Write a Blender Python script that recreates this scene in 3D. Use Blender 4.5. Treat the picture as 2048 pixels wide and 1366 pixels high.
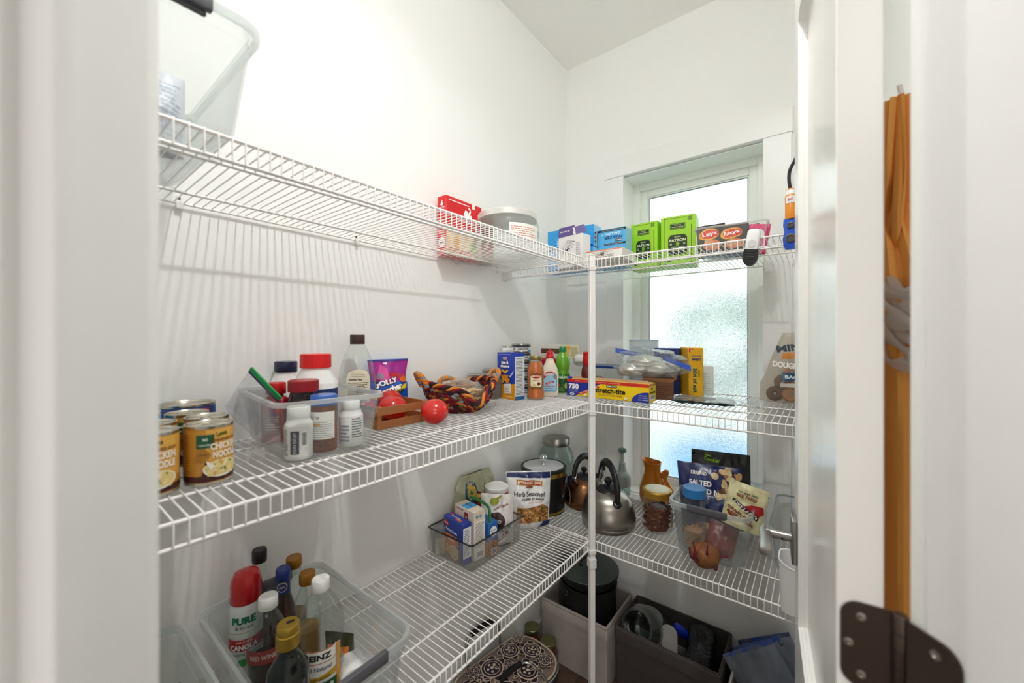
import bpy, bmesh, math, random
from mathutils import Vector, Matrix, noise
from mathutils.geometry import tessellate_polygon
R = math.radians
random.seed(7)
for o in list(bpy.data.objects):
    bpy.data.objects.remove(o)
SC = bpy.context.scene
COL = SC.collection
# ---------------------------------------------------------------- camera
CAM = Vector((-1.9487, -1.1247, 1.58))
HEAD = 37.9987
cd = bpy.data.cameras.new('camera')
cam = bpy.data.objects.new('camera', cd)
COL.objects.link(cam)
cam.location = CAM
cam.rotation_euler = (R(90), 0, R(HEAD - 90))
cd.sensor_width = 36
cd.lens = 13.73
cd.shift_y = -8.95 / 2048
cd.clip_start = 0.02
cd.dof.use_dof = True
cd.dof.focus_distance = 1.35
cd.dof.aperture_fstop = 2.6
SC.camera = cam
# ---------------------------------------------------------------- world and lights
W = bpy.data.worlds.new('daylight')
SC.world = W
W.use_nodes = True
bg = W.node_tree.nodes['Background']
bg.inputs[0].default_value = (0.95, 0.99, 1.0, 1)
bg.inputs[1].default_value = 1.3


def lamp(name, kind, loc, energy, col=(1, 1, 1), rot=(0, 0, 0), **kw):
    d = bpy.data.lights.new(name, kind)
    d.energy = energy
    d.color = col
    for k, v in kw.items():
        setattr(d, k, v)
    o = bpy.data.objects.new(name, d)
    o.location = loc
    o.rotation_euler = rot
    COL.objects.link(o)
    return o


lamp('pantry_ceiling_lamp', 'AREA', (-1.55, -0.93, 3.055), 6.2, (1, 0.995, 0.985), shape='DISK', size=0.06, spread=R(142))
lamp('pantry_soft_fill', 'AREA', (-1.50, -0.90, 3.08), 1.6, (1, 0.995, 0.985), shape='DISK', size=0.36)  # added soft fill around the ceiling lamp, not a separate fixture
# kitchen lamp behind the photographer, then an added fill light
lamp('kitchen_ceiling_lamp', 'AREA', (-3.4, -2.3, 2.9), 19, (1, 0.97, 0.94), shape='RECTANGLE', size=1.6, size_y=1.6)
lamp('kitchen_low_fill', 'AREA', (-4.7, -3.55, 1.25), 19, (1, 0.98, 0.96), (R(90), 0, R(-49)), shape='RECTANGLE', size=1.9, size_y=1.7)  # added low fill through the doorway for lower shelves and floor bins; no window modelled
SC.view_settings.view_transform = 'Standard'
SC.view_settings.look = 'None'
SC.view_settings.gamma = 1
SC.view_settings.use_curve_mapping = False
SC.view_settings.exposure = 0.6
SC.cycles.use_denoising = True
SC.cycles.max_bounces = 18
SC.cycles.transparent_max_bounces = 40
SC.cycles.diffuse_bounces = 12
SC.cycles.transmission_bounces = 10
SC.cycles.caustics_reflective = False
SC.cycles.sample_clamp_indirect = 10
# ---------------------------------------------------------------- materials
MATS = {}


def lin(h):
    if not isinstance(h, str):
        return tuple(h)
    h = h.lstrip('#')
    c = [int(h[i:i + 2], 16) / 255 for i in (0, 2, 4)]
    return tuple(x / 12.92 if x <= .04045 else ((x + .055) / 1.055) ** 2.4 for x in c)


def mat(name, col='ffffff', rough=.5, metal=0., bump=0., bscale=200., spec=.5, var=0., vscale=8., aniso=0., coat=0., sss=0.):
    """opaque principled material with optional fine noise relief and colour grain"""
    if name in MATS:
        return MATS[name]
    m = bpy.data.materials.new(name)
    m.use_nodes = True
    nt = m.node_tree
    b = nt.nodes['Principled BSDF']
    c = lin(col)
    b.inputs['Base Color'].default_value = (*c, 1)
    b.inputs['Roughness'].default_value = rough
    b.inputs['Metallic'].default_value = metal
    b.inputs['Specular IOR Level'].default_value = spec
    if coat:
        b.inputs['Coat Weight'].default_value = coat
        b.inputs['Coat Roughness'].default_value = .15
    if aniso:
        b.inputs['Anisotropic'].default_value = aniso
    if bump or var:
        tc = nt.nodes.new('ShaderNodeTexCoord')
        if bump:
            n = nt.nodes.new('ShaderNodeTexNoise')
            n.inputs['Scale'].default_value = bscale
            n.inputs['Detail'].default_value = 3
            bp = nt.nodes.new('ShaderNodeBump')
            bp.inputs['Strength'].default_value = bump
            bp.inputs['Distance'].default_value = .002
            nt.links.new(tc.outputs['Object'], n.inputs['Vector'])
            nt.links.new(n.outputs['Fac'], bp.inputs['Height'])
            nt.links.new(bp.outputs['Normal'], b.inputs['Normal'])
        if var:
            n = nt.nodes.new('ShaderNodeTexNoise')
            n.inputs['Scale'].default_value = vscale
            n.inputs['Detail'].default_value = 4
            mx = nt.nodes.new('ShaderNodeMixRGB')
            mx.inputs[1].default_value = (*[x * (1 - var) for x in c], 1)
            mx.inputs[2].default_value = (*[min(1, x * (1 + var)) for x in c], 1)
            nt.links.new(tc.outputs['Object'], n.inputs['Vector'])
            nt.links.new(n.outputs['Fac'], mx.inputs[0])
            nt.links.new(mx.outputs[0], b.inputs['Base Color'])
    MATS[name] = m
    return m


def clear(name, col='ffffff', haze=.06, hcol='ffffff', rough=.08, edge=.35, trans=.5, gloss=1.):
    """thin clear plastic or glass wall: transparent film with a fresnel gloss and some haze"""
    if name in MATS:
        return MATS[name]
    m = bpy.data.materials.new(name)
    m.use_nodes = True
    nt = m.node_tree
    N, L = nt.nodes, nt.links
    N.remove(N['Principled BSDF'])
    out = N['Material Output']
    tr = N.new('ShaderNodeBsdfTransparent')
    tr.inputs[0].default_value = (*lin(col), 1)
    df = N.new('ShaderNodeBsdfDiffuse')
    df.inputs[0].default_value = (*lin(hcol), 1)
    tl = N.new('ShaderNodeBsdfTranslucent')
    tl.inputs[0].default_value = (*lin(hcol), 1)
    md = N.new('ShaderNodeMixShader')
    md.inputs[0].default_value = trans
    L.new(df.outputs[0], md.inputs[1])
    L.new(tl.outputs[0], md.inputs[2])
    lw = N.new('ShaderNodeLayerWeight')
    lw.inputs[0].default_value = .3
    mt = N.new('ShaderNodeMath')
    mt.operation = 'MULTIPLY_ADD'
    mt.inputs[1].default_value = edge
    mt.inputs[2].default_value = haze
    L.new(lw.outputs['Facing'], mt.inputs[0])
    mx = N.new('ShaderNodeMixShader')
    L.new(mt.outputs[0], mx.inputs[0])
    L.new(tr.outputs[0], mx.inputs[1])
    L.new(md.outputs[0], mx.inputs[2])
    gl = N.new('ShaderNodeBsdfGlossy')
    gl.inputs['Roughness'].default_value = rough
    pw = N.new('ShaderNodeMath')
    pw.operation = 'POWER'
    pw.inputs[1].default_value = 3.
    lw2 = N.new('ShaderNodeLayerWeight')
    lw2.inputs[0].default_value = .5
    L.new(lw2.outputs['Facing'], pw.inputs[0])
    mg = N.new('ShaderNodeMath')
    mg.operation = 'MULTIPLY_ADD'
    mg.inputs[1].default_value = .55 * gloss
    mg.inputs[2].default_value = .035 * gloss
    L.new(pw.outputs[0], mg.inputs[0])
    m2 = N.new('ShaderNodeMixShader')
    L.new(mg.outputs[0], m2.inputs[0])
    L.new(mx.outputs[0], m2.inputs[1])
    L.new(gl.outputs[0], m2.inputs[2])
    L.new(m2.outputs[0], out.inputs[0])
    MATS[name] = m
    return m


def ink(h):
    return mat('ink_' + h, h, .42)


# ---------------------------------------------------------------- objects
def tag(o, label=None, cat=None, group=None, kind=None):
    for k, v in (('label', label), ('category', cat), ('group', group), ('kind', kind)):
        if v:
            o[k] = v
    return o


def thing(name, label, cat, loc=(0, 0, 0), rz=0, tilt=0, roll=0, group=None):
    o = bpy.data.objects.new(name, None)
    o.empty_display_size = .03
    COL.objects.link(o)
    o.location = loc
    o.rotation_euler = (R(tilt), R(roll), R(rz))
    return tag(o, label, cat, group)


def shade(me, ang=40):
    if len(me.polygons):
        me.polygons.foreach_set('use_smooth', [True] * len(me.polygons))
        try:
            me.set_sharp_from_angle(angle=R(ang))
        except Exception:
            pass


def obj(name, bm, mats, parent=None, label=None, kind=None, smooth=40, loc=None, rot=None):
    me = bm
    if isinstance(bm, bmesh.types.BMesh):
        me = bpy.data.meshes.new(name)
        bm.normal_update()
        bm.to_mesh(me)
        bm.free()
        if smooth:
            shade(me, smooth)
    if not len(me.materials):
        for m in (mats if isinstance(mats, (list, tuple)) else [mats]):
            me.materials.append(m)
    o = bpy.data.objects.new(name, me)
    COL.objects.link(o)
    if parent:
        o.parent = parent
    if loc:
        o.location = loc
    if rot:
        o.rotation_euler = [R(a) for a in rot]
    if label:
        o['label'] = label
    if kind:
        o['kind'] = kind
    return o


def copy_tree(o, parent=None):
    c = o.copy()
    COL.objects.link(c)
    if parent:
        c.parent = parent
    for ch in list(o.children):
        copy_tree(ch, c)
    return c


# ---------------------------------------------------------------- mesh builders
def B():
    return bmesh.new()


def ring_faces(bm, a, b, mi=0):
    n = len(a)
    for i in range(n):
        try:
            f = bm.faces.new((a[i], a[(i + 1) % n], b[(i + 1) % n], b[i]))
            f.material_index = mi
        except ValueError:
            pass


def box(bm, x0, x1, y0, y1, z0, z1, bev=0., mi=0, M=None, seg=1):
    vs = [bm.verts.new((x, y, z)) for z in (z0, z1) for y in (y0, y1) for x in (x0, x1)]
    fs = [bm.faces.new([vs[i] for i in q]) for q in
          ((0, 2, 3, 1), (4, 5, 7, 6), (0, 1, 5, 4), (2, 6, 7, 3), (0, 4, 6, 2), (1, 3, 7, 5))]
    for f in fs:
        f.material_index = mi
    if M is not None:
        for v in vs:
            v.co = M @ v.co
    if bev:
        bmesh.ops.bevel(bm, geom=list({e for f in fs for e in f.edges}), offset=bev, segments=seg, affect='EDGES', profile=.5, material=mi)
    return bm


def lathe(bm, prof, seg=40, mi=0, cap0=True, cap1=True, sx=1., sy=1., c=(0, 0, 0), lobes=0, lamp_=0.):
    """prof: (radius, z) list, revolved about z"""
    rings = []
    for (r, z) in prof:
        if r < 1e-6:
            rings.append([bm.verts.new((c[0], c[1], c[2] + z))])
        else:
            row = []
            for i in range(seg):
                a = 2 * math.pi * i / seg
                rr = r * (1 + lamp_ * math.cos(lobes * a)) if lobes else r
                row.append(bm.verts.new((c[0] + rr * sx * math.cos(a), c[1] + rr * sy * math.sin(a), c[2] + z)))
            rings.append(row)
    for a, b in zip(rings, rings[1:]):
        if len(a) == 1 and len(b) == 1:
            continue
        if len(a) == 1:
            for i in range(seg):
                bm.faces.new((a[0], b[(i + 1) % seg], b[i])).material_index = mi
        elif len(b) == 1:
            for i in range(seg):
                bm.faces.new((a[i], a[(i + 1) % seg], b[0])).material_index = mi
        else:
            ring_faces(bm, a, b, mi)
    if cap0 and len(rings[0]) > 1:
        bm.faces.new(list(reversed(rings[0]))).material_index = mi
    if cap1 and len(rings[-1]) > 1:
        bm.faces.new(rings[-1]).material_index = mi
    return bm


def rrect(w, d, r, n=5):
    """rounded rectangle outline, counter-clockwise"""
    r = min(r, w / 2 - 1e-4, d / 2 - 1e-4)
    p = []
    for cx, cy, a0 in ((w / 2 - r, d / 2 - r, 0), (-w / 2 + r, d / 2 - r, 90), (-w / 2 + r, -d / 2 + r, 180), (w / 2 - r, -d / 2 + r, 270)):
        for i in range(n + 1):
            a = R(a0 + 90 * i / n)
            p.append((cx + r * math.cos(a), cy + r * math.sin(a)))
    return p


def loft(bm, secs, mi=0, cap0=True, cap1=True):
    """secs: list of (outline[(x,y)], z)"""
    rings = [[bm.verts.new((x, y, z)) for x, y in o] for o, z in secs]
    for a, b in zip(rings, rings[1:]):
        ring_faces(bm, a, b, mi)
    if cap0:
        bm.faces.new(list(reversed(rings[0]))).material_index = mi
    if cap1:
        bm.faces.new(rings[-1]).material_index = mi
    return bm


def rloft(bm, secs, n=5, **k):
    """secs: (w, d, r, z) rounded-rect sections"""
    return loft(bm, [(rrect(w, d, r, n), z) for w, d, r, z in secs], **k)


def tube(bm, pts, r, seg=8, mi=0, closed=False, caps=True, flat=1.):
    """swept round (or flattened) bar along points; r scalar or list"""
    pts = [Vector(p) for p in pts]
    n = len(pts)
    rs = r if isinstance(r, (list, tuple)) else [r] * n
    rings = []
    up = None
    for i, p in enumerate(pts):
        a = pts[i - 1] if (i > 0 or closed) else p
        b = pts[(i + 1) % n] if (i < n - 1 or closed) else p
        t = (b - a)
        t = t.normalized() if t.length > 1e-9 else Vector((0, 0, 1))
        if up is None:
            up = Vector((0, 0, 1)) if abs(t.z) < .9 else Vector((1, 0, 0))
        s = t.cross(up)
        s.normalize()
        up = s.cross(t).normalized()
        rings.append([bm.verts.new(p + (s * math.cos(2 * math.pi * k / seg) * flat + up * math.sin(2 * math.pi * k / seg)) * rs[i]) for k in range(seg)])
    for a, b in zip(rings, rings[1:]):
        ring_faces(bm, b, a, mi)
    if closed:
        ring_faces(bm, rings[0], rings[-1], mi)
    elif caps:
        bm.faces.new(rings[0]).material_index = mi
        bm.faces.new(list(reversed(rings[-1]))).material_index = mi
    return bm


def spline(pts, n=6):
    """Catmull-Rom through points"""
    P = [Vector(p) for p in pts]
    P = [P[0] * 2 - P[1]] + P + [P[-1] * 2 - P[-2]]
    out = []
    for i in range(1, len(P) - 2):
        for k in range(n):
            t = k / n
            a, b, c, d = P[i - 1:i + 3]
            out.append(.5 * ((2 * b) + (c - a) * t + (2 * a - 5 * b + 4 * c - d) * t * t + (3 * b - a - 3 * c + d) * t ** 3))
    out.append(P[-2])
    return out


def open_bin(bm, w0, d0, w1, d1, h, t=.002, r=.02, rim=.006, rimh=.008, step=None):
    """tapered open container with wall thickness and a rolled rim; w0,d0 at the base"""
    S = []
    S.append((w0 - 2 * r * .5, d0 - 2 * r * .5, r * .7, 0))
    S.append((w0, d0, r, r * .35))
    if step:
        k = step
        S.append((w0 + (w1 - w0) * k, d0 + (d1 - d0) * k, r, h * k))
        S.append((w0 + (w1 - w0) * k + .006, d0 + (d1 - d0) * k + .006, r, h * k + .002))
    S.append((w1, d1, r, h - rimh))
    S.append((w1 + 2 * rim, d1 + 2 * rim, r + rim, h - rimh))
    S.append((w1 + 2 * rim, d1 + 2 * rim, r + rim, h))
    S.append((w1 - 2 * t, d1 - 2 * t, r, h))
    S.append((w0 - 2 * t, d0 - 2 * t, r, r * .35 + t))
    S.append((w0 - 2 * r * .5 - 2 * t, d0 - 2 * r * .5 - 2 * t, r * .7, t))
    return rloft(bm, S, n=6)


# ---------------------------------------------------------------- flat print on surfaces
TXT = {}


def text2d(s, bold=0.):
    k = (s, bold)
    if k not in TXT:
        cu = bpy.data.curves.new('t', 'FONT')
        cu.body = s
        cu.size = 1
        cu.offset = bold
        cu.resolution_u = 3
        o = bpy.data.objects.new('t', cu)
        COL.objects.link(o)
        dg = bpy.context.evaluated_depsgraph_get()
        me = o.evaluated_get(dg).to_mesh()
        vs = [(v.co.x, v.co.y) for v in me.vertices]
        me.calc_loop_triangles()
        ts = [tuple(t.vertices) for t in me.loop_triangles]
        o.evaluated_get(dg).to_mesh_clear()
        bpy.data.objects.remove(o)
        bpy.data.curves.remove(cu)
        xs = [v[0] for v in vs] or [0, 1]
        ys = [v[1] for v in vs] or [0, 1]
        TXT[k] = (vs, ts, min(xs), max(xs), min(ys), max(ys))
    return TXT[k]


class Print:
    """flat graphics laid on a surface S(u,v)->(point, normal); u,v in metres"""

    def __init__(s, S, step=None, off=.0005, inc=.0002):
        s.S, s.step, s.off, s.inc = S, step, off, inc
        s.bm = B()
        s.mats = []
        s.ly = 0

    def mi(s, h):
        m = h if isinstance(h, bpy.types.Material) else ink(h)
        if m not in s.mats:
            s.mats.append(m)
        return s.mats.index(m)

    def tris(s, vs, ts, col, nl=True):
        if nl:
            s.ly += 1
        o = s.off + s.inc * s.ly
        mi = s.mi(col)
        if s.step:
            vs = list(vs)
            ts = list(ts)
            mids = {}
            for _ in range(7):
                nt = []
                ch = False
                L2 = s.step ** 2

                def ln(i, j):
                    return (vs[i][0] - vs[j][0]) ** 2 + (vs[i][1] - vs[j][1]) ** 2

                def mid(i, j):
                    k = (min(i, j), max(i, j))
                    if k not in mids:
                        vs.append(((vs[i][0] + vs[j][0]) / 2, (vs[i][1] + vs[j][1]) / 2))
                        mids[k] = len(vs) - 1
                    return mids[k]
                for a, b, c in ts:
                    l = [ln(a, b), ln(b, c), ln(c, a)]
                    m = max(l)
                    if m <= L2:
                        nt.append((a, b, c))
                        continue
                    ch = True
                    if m == l[0]:
                        k = mid(a, b)
                        nt += [(a, k, c), (k, b, c)]
                    elif m == l[1]:
                        k = mid(b, c)
                        nt += [(a, b, k), (a, k, c)]
                    else:
                        k = mid(c, a)
                        nt += [(a, b, k), (k, b, c)]
                ts = nt
                if not ch:
                    break
        V = []
        for u, v in vs:
            p, n = s.S(u, v)
            V.append(s.bm.verts.new(Vector(p) + Vector(n) * o))
        for t in ts:
            try:
                s.bm.faces.new([V[i] for i in t]).material_index = mi
            except ValueError:
                pass
        return s

    def rect(s, u0, v0, u1, v1, col, nl=True):
        return s.tris([(u0, v0), (u1, v0), (u1, v1), (u0, v1)], [(0, 1, 2), (0, 2, 3)], col, nl)

    def poly(s, pts, col, nl=True):
        ts = tessellate_polygon([[Vector((x, y, 0)) for x, y in pts]])
        return s.tris(pts, [tuple(t) for t in ts], col, nl)

    def ell(s, u, v, ru, rv, col, n=20, a0=0, a1=360, nl=True, rot=0):
        c, sn = math.cos(R(rot)), math.sin(R(rot))
        vs = [(u, v)]
        for i in range(n + 1):
            a = R(a0 + (a1 - a0) * i / n)
            x, y = ru * math.cos(a), rv * math.sin(a)
            vs.append((u + x * c - y * sn, v + x * sn + y * c))
        return s.tris(vs, [(0, i, i + 1) for i in range(1, n + 1)], col, nl)

    def rrect(s, u0, v0, u1, v1, r, col, nl=True):
        pts = [(x + (u0 + u1) / 2, y + (v0 + v1) / 2) for x, y in rrect(abs(u1 - u0), abs(v1 - v0), r, 4)]
        n = len(pts)
        return s.tris([((u0 + u1) / 2, (v0 + v1) / 2)] + pts, [(0, i + 1, (i + 1) % n + 1) for i in range(n)], col, nl)

    def text(s, t, u, v, w, h=None, col='ffffff', bold=.0, rot=0, arc=0., slant=0., nl=True):
        """text centred at u,v fitted to width w (and height h)"""
        vs, ts, x0, x1, y0, y1 = text2d(t, bold)
        sx = w / max(1e-6, x1 - x0)
        sy = sx if h is None else h / max(1e-6, y1 - y0)
        c, sn = math.cos(R(rot)), math.sin(R(rot))
        out = []
        for x, y in vs:
            a = (x - (x0 + x1) / 2) * sx
            b = (y - (y0 + y1) / 2) * sy
            a += slant * b
            b -= arc * a * a / (w * .5) ** 2 if arc else 0
            out.append((u + a * c - b * sn, v + a * sn + b * c))
        return s.tris(out, ts, col, nl)

    def lines(s, u0, v0, u1, v1, n, col, fill=.45, rag=.3, seed=1):
        """rows of tiny illegible print"""
        rnd = random.Random(seed)
        dv = (v1 - v0) / n
        s.ly += 1
        for i in range(n):
            e = u1 - (u1 - u0) * rnd.random() * rag
            x = u0
            while x < e:
                w = (u1 - u0) * rnd.uniform(.06, .16)
                s.rect(x, v0 + dv * i, min(x + w, e), v0 + dv * (i + fill), col, nl=False)
                x += w + (u1 - u0) * .025
        return s

    def bars(s, u0, v0, u1, v1, n=14, col='181818', seed=3, bgc='ffffff'):
        rnd = random.Random(seed)
        s.rect(u0, v0, u1, v1, bgc)
        s.ly += 1
        m = (u1 - u0) * .08
        x = u0 + m
        while x < u1 - m:
            w = (u1 - u0) / n * rnd.choice((.3, .5, .8))
            s.rect(x, v0 + (v1 - v0) * .15, min(x + w, u1 - m), v1 - (v1 - v0) * .1, col, nl=False)
            x += w + (u1 - u0) / n * rnd.choice((.3, .5))
        return s

    def done(s, parent, name='printed_label', label=None):
        return obj(name, s.bm, s.mats, parent, label=label, smooth=60)


def plane_S(o, u, v):
    o, u, v = Vector(o), Vector(u).normalized(), Vector(v).normalized()
    n = u.cross(v)
    return lambda a, b: (o + u * a + v * b, n)


def cyl_S(r, z0=0., a0=-90.):
    """u = arc length from the front (local -y), rightwards; v = height. r: radius or function of z"""
    def S(u, v):
        rr = r(v) if callable(r) else r
        rb = r(0.0) if callable(r) else r
        rm = S.rm
        a = R(a0) + u / rm
        return ((rr * math.cos(a), rr * math.sin(a), z0 + v), (math.cos(a), math.sin(a), 0))
    S.rm = r(.05) if callable(r) else r
    return S


def prof_r(prof):
    def f(z):
        for (r0, z0), (r1, z1) in zip(prof, prof[1:]):
            if z0 <= z <= z1 and z1 > z0:
                return r0 + (r1 - r0) * (z - z0) / (z1 - z0)
        return prof[-1][0] if z > prof[-1][1] else prof[0][0]
    return f


def box_S(w, d, h, face):
    """u,v measured from the lower left corner of the face seen from outside; box centred in x,y on z=0"""
    return {'front': plane_S((-w / 2, -d / 2, 0), (1, 0, 0), (0, 0, 1)),
            'back': plane_S((w / 2, d / 2, 0), (-1, 0, 0), (0, 0, 1)),
            'right': plane_S((w / 2, -d / 2, 0), (0, 1, 0), (0, 0, 1)),
            'left': plane_S((-w / 2, d / 2, 0), (0, -1, 0), (0, 0, 1)),
            'top': plane_S((-w / 2, -d / 2, h), (1, 0, 0), (0, 1, 0))}[face]


def carton(name, label, loc, rz, w, d, h, col, cat='box', group=None, tilt=0, roll=0, rough=.45, bev=.0015):
    """paperboard carton: body with end flap seams; returns root and a function giving Print objects"""
    t = thing(name, label, cat, loc, rz, tilt, roll, group)
    bm = B()
    box(bm, -w / 2, w / 2, -d / 2, d / 2, 0, h, bev)
    obj('carton_body', bm, mat('board_' + col, col, rough), t)

    def P(face):
        return Print(box_S(w, d, h, face), off=.0003, inc=.00012)
    return t, P


def pouch(w, h, t, seed=0, nu=26, nv=30, fold=.0035, bot=.6, top=.05, wf=None, gusset=0., zip_=None):
    """soft bag standing on its lower edge. returns (bmesh, S) ; front faces local -y"""
    off = Vector((seed * 3.1, seed * 1.7, 0))

    def thick(v):
        v = min(1., max(0., v))
        f = min(1, v / .14)
        b = bot + (1 - bot) * math.sin(f * math.pi / 2)
        k = b if v < .14 else 1
        if v > .45:
            q = (v - .45) / .55
            k *= (1 - q) ** .8 * (1 - top) + top
        return t / 2 * k

    def wd(v):
        return w / 2 * (wf(v) if wf else 1)

    def base(u, v, sgn):
        # u -1..1, v 0..1
        e = max(0., 1 - abs(u) ** 2.6) ** .75
        wr = noise.noise(Vector((u * 2.2, v * 3., sgn)) + off) * fold + noise.noise(Vector((u * 6, v * 8., sgn + 4)) + off) * fold * .45
        y = sgn * (thick(v) * e + .0006) + wr * (.3 + e) * (1 if .04 < v < .96 else .3)
        bend = noise.noise(Vector((u * .8, v * 1.5, 9)) + off) * fold
        return Vector((u * wd(v), y + bend, v * h))
    bm = B()
    for sgn in (-1, 1):
        g = [[bm.verts.new(base(-1 + 2 * i / nu, j / nv, sgn)) for i in range(nu + 1)] for j in range(nv + 1)]
        for j in range(nv):
            for i in range(nu):
                q = (g[j][i], g[j][i + 1], g[j + 1][i + 1], g[j + 1][i])
                bm.faces.new(q if sgn < 0 else q[::-1])
    bmesh.ops.remove_doubles(bm, verts=bm.verts, dist=.0012)

    def S(u, v):
        uu, vv = u / wd(min(1, max(0, v / h))), v / h
        p = base(uu, vv, -1)
        e = .01
        n = (base(uu + e, vv, -1) - base(uu - e, vv, -1)).cross(base(uu, vv + e, -1) - base(uu, vv - e, -1))
        n = n.normalized() if n.length > 1e-9 else Vector((0, -1, 0))
        return p, n
    return bm, S


def blob(bm, c, r, seed=0, sub=2, amp=.15, fr=2., sc=(1, 1, 1), mi=0):
    d = bmesh.ops.create_icosphere(bm, subdivisions=sub, radius=1)
    for v in d['verts']:
        n = 1 + amp * noise.noise(v.co * fr + Vector((seed * 5.3, seed, seed * 2.1)))
        v.co = Vector((v.co.x * sc[0], v.co.y * sc[1], v.co.z * sc[2])) * r * n + Vector(c)
    for f in {f for v in d['verts'] for f in v.link_faces}:
        f.material_index = mi
    return bm
# ================================================================ setting
HT, ZT, ZM, ZB = 3.097, 1.8802, 1.3289, .7993
wallm = mat('wall_paint', 'f8f8f6', .55, bump=.12, bscale=90)
ceilm = mat('ceiling_paint', 'f6f5f2', .7, bump=.1, bscale=120)
trimm = mat('trim_paint', 'f7f7f5', .32, bump=.05, bscale=40)
doorm = mat('door_paint', 'f6f5f1', .24, bump=.05, bscale=30)


def struct(o, kind='structure'):
    o['kind'] = kind
    return o


bm = B()
box(bm, -5.3, .2, 0, .1, 0, HT)
struct(obj('wall_left', bm, wallm, label='smooth white painted wall behind the long shelves'))
WY0, WY1, WZ0, WZ1 = -.952, -.335, .775, 2.402
bm = B()
box(bm, 0, .2, WY1, 0, 0, HT)
box(bm, 0, .2, -5.2, WY0, 0, HT)
box(bm, 0, .2, WY0, WY1, 0, WZ0)
box(bm, 0, .2, WY0, WY1, WZ1, HT)
struct(obj('wall_back', bm, wallm, label='white painted wall with the frosted window'))
bm = B()
box(bm, -1.02, -.001, -1.4, -1.3, 0, HT)
struct(obj('wall_right', bm, wallm, label='white painted wall behind the open door'))
bm = B()
box(bm, -5.3, -5.2, -5.2, 0, 0, HT)
struct(obj('wall_front', bm, wallm, label='white kitchen wall behind the photographer'))
bm = B()
box(bm, -5.3, .2, -5.3, -5.2, 0, HT)
struct(obj('wall_side', bm, wallm, label='white kitchen wall to the right of the photographer'))
# the doorway cuts the corner at 45 degrees; local x runs to the right along the doorway, local y into the pantry
DW = thing('wall_doorway', 'diagonal wall pierced by the pantry doorway', None, (CAM.x, CAM.y, 0), -45)
DW['kind'] = 'structure'
SL, SR_, TC = -.2288, .4315, .334
bm = B()
box(bm, -1.33, SL - .03, .215, .318, 0, HT)
box(bm, SR_ + .03, .62, .215, .318, 0, HT)
box(bm, SL - .03, SR_ + .03, .215, .318, 2.46, HT)
obj('wall_panel', bm, wallm, DW)
bm = B()
box(bm, -5.3, .2, -5.3, .1, HT, HT + .1)
struct(obj('ceiling', bm, ceilm, label='flat pale grey ceiling'))

# ---- floor of separate planks
FL = thing('floor', 'dark brown wood plank floor', None)
FL['kind'] = 'structure'
woodm = mat('floor_wood', '5b4638', .45, var=.35, vscale=14, bump=.1, bscale=60)
for i, yy in enumerate([-5.2 + .15 * k for k in range(37)]):
    o = 0.35 * (i % 4)
    for a, b in ((-5.2, -3.1 + o), (-3.1 + o, -1.3 + o), (-1.3 + o, .2)):
        bm = B()
        box(bm, a + .001, b - .001, yy + .001, yy + .149, -.02, 0, .0012)
        obj('plank', bm, woodm, FL)
bm = B()
box(bm, -2.7, -.03, -.014, -.001, 0, .13, .003)
struct(obj('baseboard_left', bm, trimm))
bm = B()
box(bm, -.014, -.001, -1.29, -.015, 0, .13, .003)
struct(obj('baseboard_back', bm, trimm))

# ---- window casing
for nm, a in (('trim_1', (-.018, -.001, WY1 - .006, WY1 + .092, WZ0 - .1, WZ1 + .006)),
              ('trim_2', (-.018, -.001, WY0 - .092, WY0 + .006, WZ0 - .1, WZ1 + .006)),
              ('trim_3', (-.020, -.001, WY0 - .097, WY1 + .097, WZ1 + .0065, WZ1 + .108)),
              ('trim_4', (-.045, .130, WY0 - .005, WY1 + .005, WZ0 - .022, WZ0))):
    bm = B()
    box(bm, *a, .002)
    struct(obj(nm, bm, trimm))
WI = thing('window_1', 'tall narrow frosted glass window in a white frame', None)
WI['kind'] = 'structure'


def frame(bm, x0, x1, y0, y1, z0, z1, w, wt=None, bev=.0015):
    wt = wt or w
    box(bm, x0, x1, y0, y0 + w, z0, z1, bev)
    box(bm, x0, x1, y1 - w, y1, z0, z1, bev)
    box(bm, x0, x1, y0 + w, y1 - w, z0, z0 + wt, bev)
    box(bm, x0, x1, y0 + w, y1 - w, z1 - wt, z1, bev)


bm = B()
frame(bm, 0, .2, WY0 - .004, WY1 + .004, WZ0 - .004, WZ1 + .004, .008)
obj('jamb_liner', bm, trimm, WI)
vin = mat('window_vinyl', 'f2f3f1', .3)
bm = B()
frame(bm, .125, .2, WY0 + .004, WY1 - .004, WZ0 + .004, WZ1 - .004, .036)
obj('window_frame', bm, vin, WI)
bm = B()
frame(bm, .142, .18, WY0 + .04, WY1 - .04, WZ0 + .04, WZ1 - .04, .034)
frame(bm, .150, .17, WY0 + .073, WY1 - .073, WZ0 + .073, WZ1 - .073, .008)
obj('sash', bm, vin, WI)
bm = B()
frame(bm, .151, .156, WY0 + .079, WY1 - .079, WZ0 + .079, WZ1 - .079, .004)
obj('gasket', bm, mat('gasket', '5f6f6c', .6), WI)
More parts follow.
